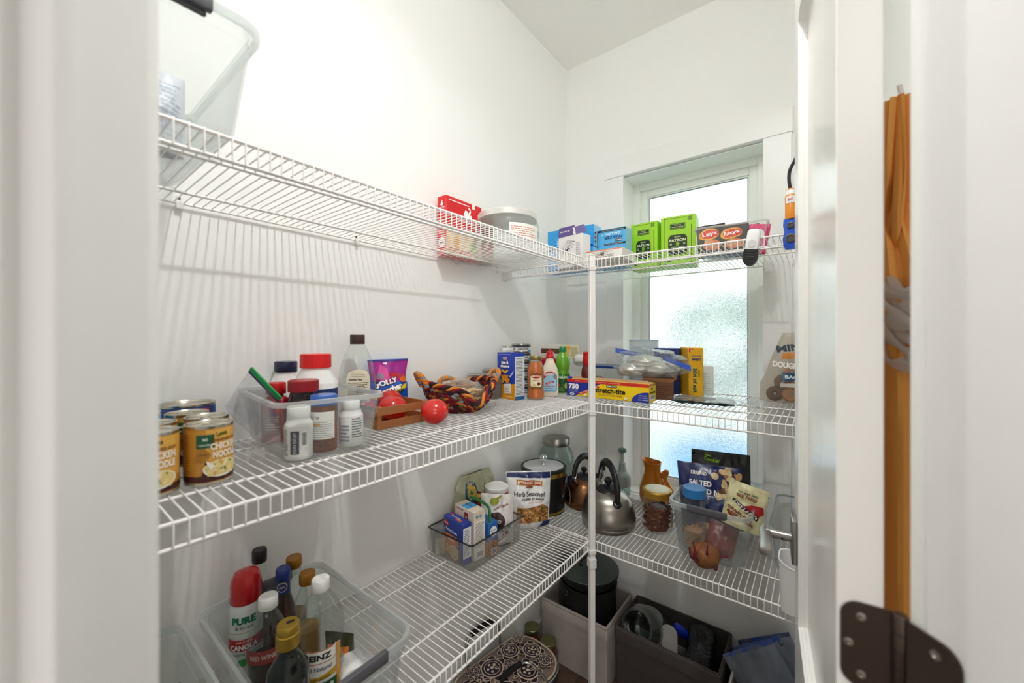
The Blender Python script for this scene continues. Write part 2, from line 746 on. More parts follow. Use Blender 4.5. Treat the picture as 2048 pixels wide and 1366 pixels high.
# frosted pane
fm = bpy.data.materials.new('frosted_glass')
fm.use_nodes = True
nt = fm.node_tree
N, L = nt.nodes, nt.links
N.remove(N['Principled BSDF'])
rf = N.new('ShaderNodeBsdfRefraction')
rf.inputs['IOR'].default_value = 1.25
rf.inputs['Roughness'].default_value = .22
rf.inputs[0].default_value = (.97, 1, .99, 1)
tl = N.new('ShaderNodeBsdfTranslucent')
tl.inputs[0].default_value = (.93, 1, .99, 1)
gl = N.new('ShaderNodeBsdfGlossy')
gl.inputs['Roughness'].default_value = .3
tc = N.new('ShaderNodeTexCoord')
vo = N.new('ShaderNodeTexVoronoi')
vo.inputs['Scale'].default_value = 260
bp = N.new('ShaderNodeBump')
bp.inputs['Strength'].default_value = .55
bp.inputs['Distance'].default_value = .002
L.new(tc.outputs['Object'], vo.inputs['Vector'])
L.new(vo.outputs['Distance'], bp.inputs['Height'])
for q in (rf, gl):
    L.new(bp.outputs[0], q.inputs['Normal'])
m1 = N.new('ShaderNodeMixShader')
m1.inputs[0].default_value = .12
L.new(rf.outputs[0], m1.inputs[1])
L.new(tl.outputs[0], m1.inputs[2])
m2 = N.new('ShaderNodeMixShader')
m2.inputs[0].default_value = .05
L.new(m1.outputs[0], m2.inputs[1])
L.new(gl.outputs[0], m2.inputs[2])
L.new(m2.outputs[0], N['Material Output'].inputs[0])
bm = B()
box(bm, .157, .161, WY0 + .076, WY1 - .076, WZ0 + .076, WZ1 - .076)
obj('pane', bm, fm, WI, smooth=0)

# ---- garden outside the frosted window
bm = B()
box(bm, .35, 9, -7, 6, -.6, -.5)
struct(obj('ground', bm, mat('garden_ground', 'b9c2b4', .9, var=.2, vscale=3), label='pale garden ground outside the window'))
leafm = mat('shrub_leaf', '1f7f62', .6, var=.4, vscale=20)
for i, (x, y, z, r) in enumerate([(2.15, -.40, 1.50, .52), (3.2, -1.9, .5, .5)]):
    s = thing('garden_shrub', ('tall blue green shrub blurred behind the right of the frosted window' if i == 0 else 'low blue green shrub farther off in the garden'), 'shrub', (x, y, -.5))
    bm = B()
    rnd = random.Random(i)
    for k in range(420):
        v = Vector((rnd.gauss(0, 1), rnd.gauss(0, 1), rnd.gauss(0, 1))).normalized() * r * rnd.uniform(.75, 1.05)
        q = Matrix.Rotation(rnd.uniform(0, 6.3), 4, 'Z') @ Matrix.Rotation(rnd.uniform(-1, 1), 4, 'X')
        pts = [q @ Vector(p) + v + Vector((0, 0, z + .5)) for p in ((-.05, 0, 0), (0, -.09, .01), (.05, 0, 0), (0, .09, .01))]
        bm.faces.new([bm.verts.new(p) for p in pts])
    obj('foliage', bm, leafm, s, kind='stuff')
    bm = B()
    lathe(bm, [(.05, 0), (.035, z + .3)], 8)
    obj('trunk', bm, mat('bark', '5c4a3a', .9), s)
bm = B()
lathe(bm, [(.40, 0), (.46, 1.15), (.46, 1.2), (.42, 1.2), (.36, .1)], 32, cap1=False)
lathe(bm, [(0, 1.1), (.42, 1.1)], 32, cap0=False, cap1=False)
tag(obj('water_tub', bm, mat('tub_blue', '6fb4e6', .5), loc=(1.35, -.62, -.5)), 'pale blue tub on the garden ground behind frosted glass', 'tub')

# ================================================================ door and its frame
FR = thing('trim_5', 'white painted jamb and casing on the left of the doorway', None, (CAM.x, CAM.y, 0), -45)
FR['kind'] = 'structure'


def prism(bm, pts, z0, z1, mi=0):
    a = [bm.verts.new((x, y, z0)) for x, y in pts]
    b = [bm.verts.new((x, y, z1)) for x, y in pts]
    ring_faces(bm, a, b, mi)
    bm.faces.new(list(reversed(a)))
    bm.faces.new(b)
    bmesh.ops.recalc_face_normals(bm, faces=bm.faces)
    return bm


# left: jamb, rounded stop, casing (local coordinates: s to the right, t into the pantry)
bm = B()
box(bm, SL - .03, SL, .19, .316, 0, 2.46, .001)
obj('jamb', bm, trimm, FR)
st = [(SL, .2435), (SL + .0155, .2435), (SL + .0165, .2425), (SL + .0165, .2328), (SL + .0155, .2318), (SL, .2318)]
bm = B()
prism(bm, st, 0, 2.46)
obj('stop', bm, trimm, FR, smooth=25)
bm = B()
box(bm, SL - .09, SL - .004, .318, .334, 0, 2.55, .004, seg=2)
obj('casing', bm, trimm, FR)
FR2 = thing('trim_6', 'white painted jamb and casing on the right, holding the hinge', None, (CAM.x, CAM.y, 0), -45)
FR2['kind'] = 'structure'
bm = B()
box(bm, SR_, SR_ + .03, .19, .317, 0, 2.46, .001)
obj('jamb', bm, trimm, FR2)
bm = B()
box(bm, SR_ - .0115, SR_, .20, .281, 0, 2.46, .003, seg=2)
obj('stop', bm, trimm, FR2)
bm = B()
box(bm, SR_ + .003, SR_ + .088, .318, .334, 0, 2.55, .003, seg=2)
obj('casing', bm, trimm, FR2)
FR3 = thing('trim_7', 'white painted head of the door frame', None, (CAM.x, CAM.y, 0), -45)
FR3['kind'] = 'structure'
bm = B()
box(bm, SL - .03, SR_ + .03, .19, .317, 2.46, 2.48)
obj('jamb', bm, trimm, FR3)
bm = B()
box(bm, SL - .09, SR_ + .088, .318, .334, 2.551, 2.64, .003)
obj('casing', bm, trimm, FR3)

# door leaf: local x from the hinge edge to the free edge, local y = left face normal
DA = 5.25
HP = Vector((CAM.x + .5458, CAM.y - .016, 0))
DR = thing('door_1', 'white panelled pantry door standing open on the right', None, HP, DA)
DR['kind'] = 'structure'
DL, DT, DZ0, DZ1 = .65, .038, .012, 2.44
SW, TR, MR, BR = .11, .155, .15, .22
pz = [(DZ0 + BR, 1.02 - MR / 2), (1.02 + MR / 2 - .07, DZ1 - TR)]
pz = [(DZ0 + BR, .78), (.93, DZ1 - TR)]
for nm, a in (('stile', (0, SW, DZ0, DZ1)), ('stile', (DL - SW, DL, DZ0, DZ1)), ('rail', (SW, DL - SW, DZ0, pz[0][0])),
              ('rail', (SW, DL - SW, pz[0][1], pz[1][0])), ('rail', (SW, DL - SW, pz[1][1], DZ1))):
    bm = B()
    box(bm, a[0], a[1], -DT, 0, a[2], a[3], .0008)
    obj(nm, bm, doorm, DR)
for z0, z1 in pz:
    bm = B()
    box(bm, SW, DL - SW, -.023, -.0165, z0, z1)
    obj('panel', bm, doorm, DR)
    for sgn, y0 in ((1, 0), (-1, -DT)):
        bm = B()
        prev = None
        for ins, dep in ((0, 0), (.0015, .0045), (.004, .005), (.0055, .0105), (.008, .011), (.0095, .0165)):
            cur = [bm.verts.new((x, y0 - sgn * dep, z)) for x, z in ((SW + ins, z0 + ins), (DL - SW - ins, z0 + ins), (DL - SW - ins, z1 - ins), (SW + ins, z1 - ins))]
            if prev:
                ring_faces(bm, prev, cur)
            prev = cur
        bmesh.ops.recalc_face_normals(bm, faces=bm.faces)
        obj('panel_moulding', bm, doorm, DR, smooth=10)
steel = mat('satin_nickel', 'a9a8a4', .28, 1.)
LZ, LX = 1.108, DL - .062
for sg, y0 in ((1, 0), (-1, -DT)):
    bm = B()
    box(bm, LX - .033, LX + .033, min(y0, y0 + sg * .011), max(y0, y0 + sg * .011), LZ - .05, LZ + .05, .0025, seg=2)
    ro = obj('rosette', bm, steel, DR, label='satin nickel lever set')
    bm = B()
    tube(bm, [(LX, y0 + sg * .009, LZ), (LX, y0 + sg * .06, LZ)], .0105, 18)
    obj('spindle', bm, steel, ro)
    bm = B()
    box(bm, LX - .108, LX + .012, min(y0 + sg * .049, y0 + sg * .073), max(y0 + sg * .049, y0 + sg * .073), LZ - .008, LZ + .008, .003, seg=2)
    obj('lever', bm, steel, ro)
    bm = B()
    lathe(bm, [(.0025, 0), (.0025, .002), (.001, .002), (0, .001)], 10)
    obj('set_screw', bm, mat('dark_hole', '222222', .5), ro, loc=(LX - .010, y0 + sg * .028, LZ - .004), rot=(0, -90, 0))
bm = B()
box(bm, DL - .0005, DL + .0012, -.03, -.008, LZ - .028, LZ + .028, .0004)
obj('latch_plate', bm, steel, DR)
# hinges (three); the middle one is in view
bronze = mat('hinge_bronze', '5d5048', .36, .85)
for hz in (.25, 1.258, 2.25):
    KN = Vector((.5466, -.0658, 0))
    rel = Matrix.Rotation(R(-DA), 3, 'Z') @ (Vector((KN.x - .5458, KN.y + .016, 0)))
    bm = B()
    lathe(bm, [(.0, -.0445), (.0055, -.0445), (.0065, -.043), (.0065, .043), (.0055, .0445), (0, .0445)], 20)
    kn = obj('hinge', bm, bronze, DR, label='dark bronze butt hinge')
    kn.location = (rel.x, rel.y, hz)
    for q in (-.0265, -.009, .009, .0265):
        bm = B()
        lathe(bm, [(.0067, q - .0006), (.0067, q + .0006)], 20)
        obj('knuckle_joint', bm, mat('dark_hole', '222222', .5), kn)
    # leaf on the door edge, in the plane of the edge
    def leaf_outline(w, h, r):
        p = [(0, -h / 2), (w - r, -h / 2)]
        p += [(w - r + r * math.sin(R(a)), -h / 2 + r - r * math.cos(R(a))) for a in range(10, 91, 10)]
        p += [(w - r + r * math.cos(R(a)), h / 2 - r + r * math.sin(R(a))) for a in range(0, 91, 10)]
        p += [(0, h / 2)]
        return p
    for which in (0, 1):
        bm = B()
        po = leaf_outline(.040 if which == 0 else .043, .089, .016)
        lo = [bm.verts.new((x, 0, z)) for x, z in po]
        hi = [bm.verts.new((x, .0022, z)) for x, z in po]
        ring_faces(bm, lo, hi)
        bm.faces.new(lo)
        bm.faces.new(list(reversed(hi)))
        bmesh.ops.recalc_face_normals(bm, faces=bm.faces)
        lf = obj('hinge_leaf', bm, bronze, kn)
        if which == 0:      # runs along +y of the door edge, lying on x = 0
            lf.rotation_euler = (0, 0, R(90))
            lf.location = (-rel.x - .0001, .006, 0)
        else:               # on the jamb, runs back along -t
            lf.rotation_euler = (0, 0, R(-135 - DA))
            lf.location = Matrix.Rotation(R(-DA - 45), 3, 'Z') @ Vector((-.004, -.008, 0))
        for sx, sz in ((.024, .030), (.034, .0), (.024, -.030)):
            bm = B()
            lathe(bm, [(.0042, 0), (.0042, .0006), (.0022, .0009), (.0018, .0001), (0, .0001)], 14)
            obj('screw', bm, mat('screw_steel', 'b9b2a8', .3, 1.), kn).matrix_local = lf.matrix_basis @ Matrix.Translation((sx, .0022 if which == 0 else 0, sz)) @ Matrix.Rotation(R(-90 if which == 0 else 90), 4, 'X')

# ================================================================ wire shelving
wirem = mat('white_epoxy_wire', 'f1efec', .3)
clipm = mat('white_nylon', 'e9e8e4', .45)
LA, LB = .4322, .5703
LIP = .0355


def wire_shelf(name, label, z, side):
    """side L: along the left wall; side B: along the back wall. local x along the wall, local y = -depth"""
    depth = LA if side == 'L' else LB
    root = thing(name, label, 'shelf', (0, 0, z) if side == 'L' else (0, 0, z), 0 if side == 'L' else -90, )
    # local frame: L -> x from -2.12 to -.575 ; B -> local x = -world y (0..1.29), local y = world x
    if side == 'L':
        x0, x1, pitch, a0 = -2.12, -.578, .01705, -1.7969
        X = [a0 + pitch * k for k in range(-18, 72) if x0 < a0 + pitch * k < x1]
    else:
        x0, x1, pitch, a0 = .004, 1.285, .0173, .8453
        X = [a0 + pitch * k for k in range(-50, 30) if x0 + .005 < a0 + pitch * k < x1 - .003]
    yb = -.009
    rr, wr = .0031, .00135
    for nm, y, zz, r in (('front_rod', -depth, -.0035, rr), ('lip_rod', -depth - .001, -LIP - .002, rr), ('back_rod', yb, -.0035, .0026),
                         ('support_rod', -depth * .745, -.0042, rr), ('support_rod', -depth * (.233 if side == 'L' else .48), -.0042, rr)):
        bm = B()
        tube(bm, [(x0, y, zz), (x1, y, zz)], r, 10)
        obj(nm, bm, wirem, root)
    bm = B()
    P = [(0, yb + .001, 0), (0, -depth * .5, 0), (0, -depth + .003, 0), (0, -depth - .0025, -.0012), (0, -depth - .0042, -.005), (0, -depth - .0042, -LIP - .003)]
    tube(bm, P, wr, 6)
    first = obj('cross_wire', bm, wirem, root)
    first.location.x = X[0]
    for x in X[1:]:
        c = first.copy()
        COL.objects.link(c)
        c.location.x = x
    # wall clips
    for x in ([-1.72, -1.295, -.868, -.62] if side == 'L' else [.09, .3, 1.09]):
        bm = B()
        box(bm, -.006, .006, -.012, -.0005, -.014, .002, .001)
        box(bm, -.005, .005, -.0035, -.0005, 0, .016, .001)
        k = obj('wall_clip', bm, clipm, root, loc=(x, 0, -.002))
        bm = B()
        lathe(bm, [(.0032, 0), (.0032, .001), (0, .0016)], 10)
        obj('screw', bm, mat('dark_screw', '4a3a34', .4, .6), k, loc=(0, -.0036, .011), rot=(90, 0, 0))
    if side == 'B':
        for xx, s in ((.006, 1), (1.284, -1)):
            bm = B()
            box(bm, -.004, .034, -depth - .010, -depth + .010, -LIP - .008, -.004, .002)
            box(bm, -.005, .0, -depth - .016, -depth + .016, -LIP - .013, -.001, .001)
            if s < 0:
                for v in bm.verts:
                    v.co.x *= -1
                bmesh.ops.reverse_faces(bm, faces=bm.faces)
            obj('end_bracket', bm, clipm, root, loc=(xx, 0, 0))
    return root


wire_shelf('wire_shelf', 'long white wire shelf on the left wall, topmost', ZT, 'L')
wire_shelf('wire_shelf', 'long white wire shelf on the left wall at chest height, holding the soup cans', ZM, 'L')
wire_shelf('wire_shelf', 'long white wire shelf on the left wall, lowest, holding the vinegar bin', ZB, 'L')
wire_shelf('wire_shelf', 'deep white wire shelf across the window, topmost, holding the lime green boxes', ZT, 'B')
wire_shelf('wire_shelf', 'deep white wire shelf across the window at chest height, holding the food wrap box', ZM, 'B')
wire_shelf('wire_shelf', 'deep white wire shelf across the window, lowest, holding the kettles', ZB, 'B')
# support post at the inner corner
PO = thing('support_post', 'slim white square post where the wire shelves meet', 'post', (-LB - .013, -LA - .013, 0), 52)
bm = B()
box(bm, -.0105, .0105, -.0105, .0105, .0, ZT + .008, .0015)
obj('tube', bm, wirem, PO)
bm = B()
box(bm, -.014, .014, -.014, .014, .70, .735, .0015)
obj('sleeve', bm, clipm, PO)
bm = B()
box(bm, -.011, .011, -.011, .011, ZT + .008, ZT + .013, .002)
obj('cap', bm, clipm, PO)
bm = B()
lathe(bm, [(.02, 0), (.02, .004), (.012, .012)], 16)
obj('foot', bm, clipm, PO)
for z in (ZT, ZM, ZB):
    bm = B()
    box(bm, -.0135, .0135, -.0135, .0135, z - LIP - .012, z - LIP + .006, .002)
    box(bm, .004, .02, -.02, .006, z - LIP - .008, z - LIP + .003, .002)
    obj('shelf_clip', bm, clipm, PO)
# ================================================================ shared makers
frost = clear('frosted_tote_plastic', 'fafcfc', .07, 'f6f9f9', .14, .16)
frost2 = clear('clear_bin_plastic', 'fdfefe', .03, 'f8fbfb', .10, .16)
glassm = clear('clear_glass', 'fafdfc', .01, 'e9f4f1', .03, .12)
acrylic = clear('clear_acrylic', 'f4f4f2', .03, 'e9ecec', .05, .22)
film = clear('clear_film', 'f7f9fa', .07, 'f1f5f7', .12, .25)
greyh = mat('grey_handle', '55555a', .5)
chrome = mat('chrome', 'd9d9d9', .12, 1.)
tinm = mat('tin_plate', 'c9c4b6', .24, 1.)
whitep = mat('white_plastic', 'f3f3f1', .35)
blackp = mat('black_plastic', '17171a', .38)
redp = mat('red_plastic', 'c4161c', .3)


rimm = clear('clear_rim_plastic', 'fafcfc', .30, 'fafcfc', .12, .2)


def rim_band(t, w, d, r, h, hh=.008, name='rim', m=None):
    bm = B()
    rloft(bm, [(w, d, r, h - hh), (w + .004, d + .004, r, h - hh + .001), (w + .004, d + .004, r, h - .001), (w + .002, d + .002, r, h), (w - .008, d - .008, r, h), (w - .008, d - .008, r, h - hh), (w, d, r, h - hh)], cap0=False, cap1=False)
    return obj(name, bm, m or rimm, t)


def tote(label, loc, rz, h=.19, group='frosted storage totes'):
    """frosted rectangular tote, grey grip bar on each short end"""
    t = thing('storage_tote', label, 'storage bin', loc, rz, group=group)
    bm = open_bin(B(), .205, .355, .243, .393, h, .0025, .03, .007, .012, step=.82)
    obj('tote_shell', bm, frost, t)
    rim_band(t, .258, .408, .037, h + .0015, .014)
    for s in (-1, 1):
        bm = B()
        box(bm, -.062, .062, -.006, .006, h - .018, h + .004, .003, seg=2)
        box(bm, -.056, .056, -.004 - s * .006, .004 - s * .006, h - .024, h - .012, .002)
        obj('grip_bar', bm, greyh, t, loc=(0, s * .203, 0), label='dark grey grip bar')
    return t


def tin_can(label, loc, r, h, col, rz=0, tab=True, group=None, draw=None, rough=.35):
    t = thing('food_can', label, 'can', loc, rz, group=group)
    bm = B()
    lathe(bm, [(r * .93, 0), (r, .0015), (r, .004), (r * .985, .006)], 44)
    obj('can_base', bm, tinm, t)
    bm = B()
    lathe(bm, [(r * .985, h - .006), (r, h - .004), (r, h - .0008), (r - .0012, h), (r - .0024, h - .0012), (r - .0035, h - .004), (r * .75, h - .0042), (r * .73, h - .0036), (r * .5, h - .0036), (0, h - .0036)], 44, cap0=False)
    obj('can_lid', bm, tinm, t)
    bm = B()
    lathe(bm, [(r * .982, .0055), (r * .985, .0065), (r * .985, h - .0065), (r * .982, h - .0055)], 44)
    obj('paper_label', bm, mat('label_' + col, col, rough), t)
    if tab:
        bm = B()
        pts = [(.010 * math.cos(R(a)), -.004 + .008 * math.sin(R(a)), 0) for a in range(0, 360, 20)]
        tube(bm, pts, .0012, 6, closed=True)
        box(bm, -.004, .004, .002, .014, -.0008, .0008)
        obj('pull_tab', bm, tinm, t, loc=(0, -r * .42, h - .0015), rot=(6, 0, 20))
    if draw:
        p = Print(cyl_S(r * .985, 0), step=.006, off=.0003, inc=.00012)
        draw(p)
        p.done(t)
    return t


def jar(name, label, cat, loc, prof, body, capprof=None, capm=None, rz=0, group=None, seg=40, sy=1., inner=None, inm=None, t=None):
    """turned bottle or jar with a cap and, if given, its contents"""
    t = t or thing(name, label, cat, loc, rz, group=group)
    bm = B()
    lathe(bm, prof, seg, sy=sy, cap1=False)
    obj('body', bm, body, t)
    if inner:
        bm = B()
        lathe(bm, inner, seg, sy=sy)
        obj('contents', bm, inm, t)
    if capprof:
        bm = B()
        lathe(bm, capprof, seg)
        obj('cap', bm, capm, t)
    return t


def ribbed_cap(r, z0, z1, ribs=40):
    return [(r * .97, z0), (r, z0 + .001), (r, z1 - .002), (r * .94, z1), (0, z1)]


# ================================================================ top shelves
tote('frosted tote with dark grip bar on the top left shelf beside the doorway', (-1.838, -.255, ZT + .002), 0, .168)
t = thing('cereal_bag', 'pale grey blue printed bag on the top shelf beside the tote', 'bag', (-1.80, -.33, ZT + .002), 0)
t.location = (-1.815, -.265, ZT + .006)
bm, S = pouch(.10, .135, .07, 3)
obj('bag_skin', bm, mat('pale_blue_film', 'dcdfe6', .4), t)
p = Print(S, .012)
p.lines(-.04, .02, .045, .12, 11, 'b4bdd2', .5, .2)
p.done(t)

# red cake flour box
t, P = carton('flour_box', 'red flour box with a white swan standing on the top left shelf', (-.885, -.042, ZT + .002), 0, .19, .046, .215, 'd81a22')
p = P('front')
p.rect(0, 0, .19, .105, 'e9c9a0')
p.rect(.012, .2, .118, .203, 'ffffff')
p.rect(.134, .196, .15, .215, 'f4ede4')
# swan
p.poly([(x + .022, z + .012) for x, z in ((.066, .150), (.076, .140), (.102, .140), (.112, .150), (.106, .157), (.098, .152), (.106, .167), (.103, .180), (.095, .184), (.089, .178), (.096, .178), (.098, .171), (.092, .160), (.084, .169), (.074, .169))], 'ffffff')
p.text('SWANS DOWN', .105, .137, .09, .008, 'ffffff', .02)
p.text('CAKE FLOUR', .095, .095, .11, .013, 'ffffff', .03)
for i in range(3):
    p.ell(.05 + .045 * i, .045, .018, .025, ('e2a34e', 'f1dfb8', '9fb35a')[i])
p.lines(.01, .01, .18, .03, 3, 'b3121a')
p.done(t)
p = P('left')
p.ell(.023, .185, .007, .006, 'ffffff')
p.poly([(.02, .19), (.024, .2), (.027, .198), (.025, .19)], 'ffffff')
p.text('SWANS DOWN', .023, .172, .036, .006, 'ffffff', .02)
p.text('CAKE FLOUR', .023, .163, .028, .004, 'ffffff', .02)
p.ell(.023, .045, .018, .02, 'f4ede4')
p.text('MADE', .023, .045, .02, .008, '333333', .02)
p.lines(.006, .08, .040, .14, 9, 'f6c9c4', .4)
p.done(t)
tin_can('small dark red can behind the big glass jar on the top shelf', (-.735, -.040, ZT + .002), .032, .175, 'a3182a', tab=False)

# glass jar with white lid
pr = [(.095, 0), (.118, .006), (.122, .02), (.122, .115), (.117, .132), (.108, .142), (.107, .152)]
t = jar('cookie_jar', 'large clear glass jar with a flat silver white lid on the top shelf', 'jar', (-.775, -.185, ZT + .002), pr, glassm,
        [(.112, .139), (.114, .141), (.114, .160), (.110, .164), (.03, .165), (0, .165)], mat('brushed_white_lid', 'dcdad6', .3, .3), seg=56)
p = Print(cyl_S(.1225, 0, -110), .01, .0004)
p.rect(-.06, .05, .07, .105, 'f2efe9')
p.lines(-.055, .06, .06, .098, 5, 'c65b4a', .3)
p.done(t)

# freezer bag boxes at the corner
KB = '2f9fe2'


def freezer_end(P):
    p = P('right')
    p.rect(0, 0, .2, .2, '8fcdf0') if False else None
    return p


for i, (z, xo, rz) in enumerate(((0, 0, -90), (.098, .004, -88))):
    t, P = carton('bag_box', ('lower' if i == 0 else 'upper') + ' bright blue storage bag box of the stacked pair in the shelf corner', (-.345 + xo, -.235, ZT + .002 + z), rz, .235, .085, .096, KB, group='blue bag boxes in the corner')
    p = P('front')
    p.lines(.05, .02, .15, .058, 5, 'e8f4fb', .4, .4, i)
    p.text('WIDE', .075, .056, .016, .004, 'ffffff', .02)
    p.rect(.0, .0, .23, .008, '14306e')
    p.done(t)
    p = P('right')
    p.rect(.001, .001, .084, .071, '8cc9ee')
    p.rect(.001, .07, .084, .095, '8cc9ee')
    p.rect(.03, .012, .042, .060, 'c6c79a')
    p.lines(.032, .015, .040, .057, 8, '55603c')
    for u, v in ((.012, .058), (.012, .02), (.06, .062), (.072, .045)):
        p.ell(u, v, .006, .006, '1c2c50')
    p.ell(.010, .038, .006, .007, 'c8242c')
    p.ell(.066, .018, .008, .006, '2d6fb4')
    p.done(t)
t, P = carton('bag_box', 'light blue freezer bag box printed upside down, right of the stacked pair', (-.310, -.4205, ZT + .002), -90, .128, .07, .170, '58b4e6', group='blue bag boxes in the corner')
p = P('front')
_r, _t = p.rect, p.text
p.rect = lambda a, b, c, d, *k, **q: _r(a, b + .09, c, d + .09, *k, **q)
p.text = lambda a, u, v, *k, **q: _t(a, u, v + .09, *k, **q)
p.rect(0, .068, .128, .077, '1a1f2a')
p.rect(.03, .008, .128, .016, '1a1f2a')
p.text('THE PREMIUM FROM ONE', .07, .0725, .1, .004, 'c9d6e0', .0, 180)
p.text('GALLON P', .062, .057, .088, .010, 'e9f6fd', .02, 180)
p.text('FREEZER', .071, .041, .085, .012, '163a86', .03, 180)
p.rect(.080, .021, .112, .031, '20242e')
p.text('KIRKLAND', .096, .026, .028, .005, 'ffffff', .03, 180)
p.text('ONE PREMIUM FROM', .075, .012, .08, .004, 'c9d6e0', .0, 180)
p.done(t)
p = P('right')
p.rect(.001, .001, .069, .169, 'a5d8f2')
p.lines(.02, .012, .05, .066, 9, '6d8f5a')
p.done(t)

# tea box with opened purple flaps
t, P = carton('tea_box', 'white tea box with a dragonfly and open purple flaps, in front of the blue boxes', (-.435, -.288, ZT + .002), -99, .128, .062, .136, 'efece9')
p = P('front')
for i in range(8):
    a = R(-10 - 18 * i)
    p.poly([(.045, .118), (.045 + .045 * math.cos(a), .112 + .045 * math.sin(a)), (.048 + .043 * math.cos(a), .112 + .045 * math.sin(a) + .004)], '7b7783')
p.ell(.04, .062, .003, .017, '39344a', rot=-25)
for a in (35, -20, 150, 200):
    p.ell(.04 + .012 * math.cos(R(a)), .07 + .010 * math.sin(R(a)), .013, .0035, '4a4560', rot=a)
p.text('dragonfly tea', .05, .030, .06, .012, '4a4560', .01)
p.text('BLACK TEA', .05, .014, .04, .005, '8b8694')
p.lines(.098, .01, .124, .105, 10, 'b8b3c0', .35)
p.done(t)
pur = mat('purple_board', '5b4a8a', .5)
bm = B()
box(bm, -.062, .02, -.0006, .0006, 0, .044)
f1 = obj('flap', bm, pur, t, loc=(0, -.0305, .136), rot=(-10, 0, 4))
p = Print(plane_S((-.062, -.0006, 0), (1, 0, 0), (0, 0, 1)))
p.text('dragonfly tea', .034, .022, .052, .009, 'ffffff', .02)
p.text('BREW', .068, .03, .012, .005, 'd9d2ea')
p.done(f1)
bm = B()
box(bm, -.02, .022, -.0006, .0006, 0, .038)
obj('flap', bm, pur, t, loc=(.052, -.02, .136), rot=(-8, -14, 35))
bm = B()
box(bm, -.014, .006, -.0005, .0005, 0, .03)
obj('flap', bm, mat('board_efece9', 'efece9'), t, loc=(.030, -.026, .136), rot=(-4, 4, 60))

t, P = carton('foil_box', 'low white printed box lying flat near the shelf corner post', (-.475, -.475, ZT + .002), -90, .15, .14, .036, 'e9e6e0')
p = P('front')
p.lines(.03, .006, .12, .030, 4, '9a8f86', .5)
p.rect(.0, .031, .15, .035, 'd8805a')
p.text('48', .07, .018, .016, .014, '3a3a44', .03)
p.done(t)
p = P('top')
p.rect(.01, .01, .14, .13, 'f3efe6')
p.lines(.02, .02, .12, .12, 8, 'd9b9a0', .4)
p.done(t)


# lime green boxes
def patron(label, loc, rz, w, h):
    t, P = carton('liquor_box', label, loc, rz, w, .10, h, 'a3dd2c', group='lime green boxes before the window', rough=.35)
    p = P('front')
    k = w
    dk = '24301a'
    for a in ((.09, .955, .72, .962), (.09, .03, .87, .037)):
        p.rect(a[0] * k, a[1] * h, a[2] * k, a[3] * h, dk)
    for a in ((.09, .03, .105, .962), (.87, .03, .885, .80)):
        p.rect(a[0] * k, a[1] * h, a[2] * k, a[3] * h, dk)
    for i, j in ((0, 0), (1, 0), (0, 1), (1, 1)):
        p.ell((.80 + .07 * i) * k, (.90 + .045 * j) * h, .028 * k, .018 * h, dk, 10)
        p.ell((.80 + .07 * i) * k, (.90 + .045 * j) * h, .012 * k, .008 * h, 'a3dd2c', 8)
    p.ell(.835 * k, .9225 * h, .012 * k, .008 * h, dk, 8)
    c = .49 * k
    p.rrect(c - .22 * k, .735 * h, c + .22 * k, .85 * h, .02 * k, dk)
    p.rrect(c - .205 * k, .742 * h, c + .205 * k, .843 * h, .018 * k, 'a3dd2c')
    p.rrect(c - .195 * k, .749 * h, c + .195 * k, .836 * h, .016 * k, dk)
    p.text('TEQUILA', c, .812 * h, .2 * k, .022 * h, 'cfe8a0', .02)
    p.text('HECHO EN MEXICO', c, .775 * h, .33 * k, .022 * h, 'cfe8a0', .02)
    p.poly([(c - .23 * k, .22 * h), (c - .27 * k, .27 * h), (c - .27 * k, .55 * h), (c - .2 * k, .62 * h), (c + .2 * k, .62 * h), (c + .27 * k, .55 * h), (c + .27 * k, .27 * h), (c + .23 * k, .22 * h)], dk)
    p.text('SILVER', c, .578 * h, .19 * k, .028 * h, 'cfe8a0', .02)
    p.text('PATRON', c, .51 * h, .46 * k, .052 * h, 'e8f5c8', .03)
    for a in (0, 60, 120):
        p.ell(c, .435 * h, .075 * k, .012 * h, '8fc42c', rot=a)
    p.text('100% DE AGAVE', c, .37 * h, .36 * k, .022 * h, 'cfe8a0', .02)
    for s in (-1, 1):
        p.ell(c + s * .19 * k, .435 * h, .03 * k, .025 * h, 'cfe8a0', 8)
        p.ell(c + s * .19 * k, .435 * h, .018 * k, .014 * h, dk, 8)
    p.text('TEQUILA SILVER', c, .30 * h, .3 * k, .02 * h, 'cfe8a0', .02)
    p.rrect(.15 * k, .09 * h, .32 * k, .14 * h, .01, dk)
    p.done(t)
    return t


patron('lime green liquor box, left one of the two before the window', (-.168, -.520, ZT + .002), -94, .122, .206)
patron('lime green liquor box, right one of the two, beside the clear snack bin', (-.168, -.6565, ZT + .002), -84, .138, .210)

# clear bin with small snack bags
t = thing('snack_bin', 'clear plastic bin of small snack bags on the top shelf before the window', 'bin', (-.250, -.865, ZT + .004), -84)
bm = open_bin(B(), .200, .13, .232, .17, .108, .0018, .018, .004, .006)
obj('bin_shell', bm, frost2, t)
rim_band(t, .240, .178, .02, .109, .006)
SB = t.location.copy()


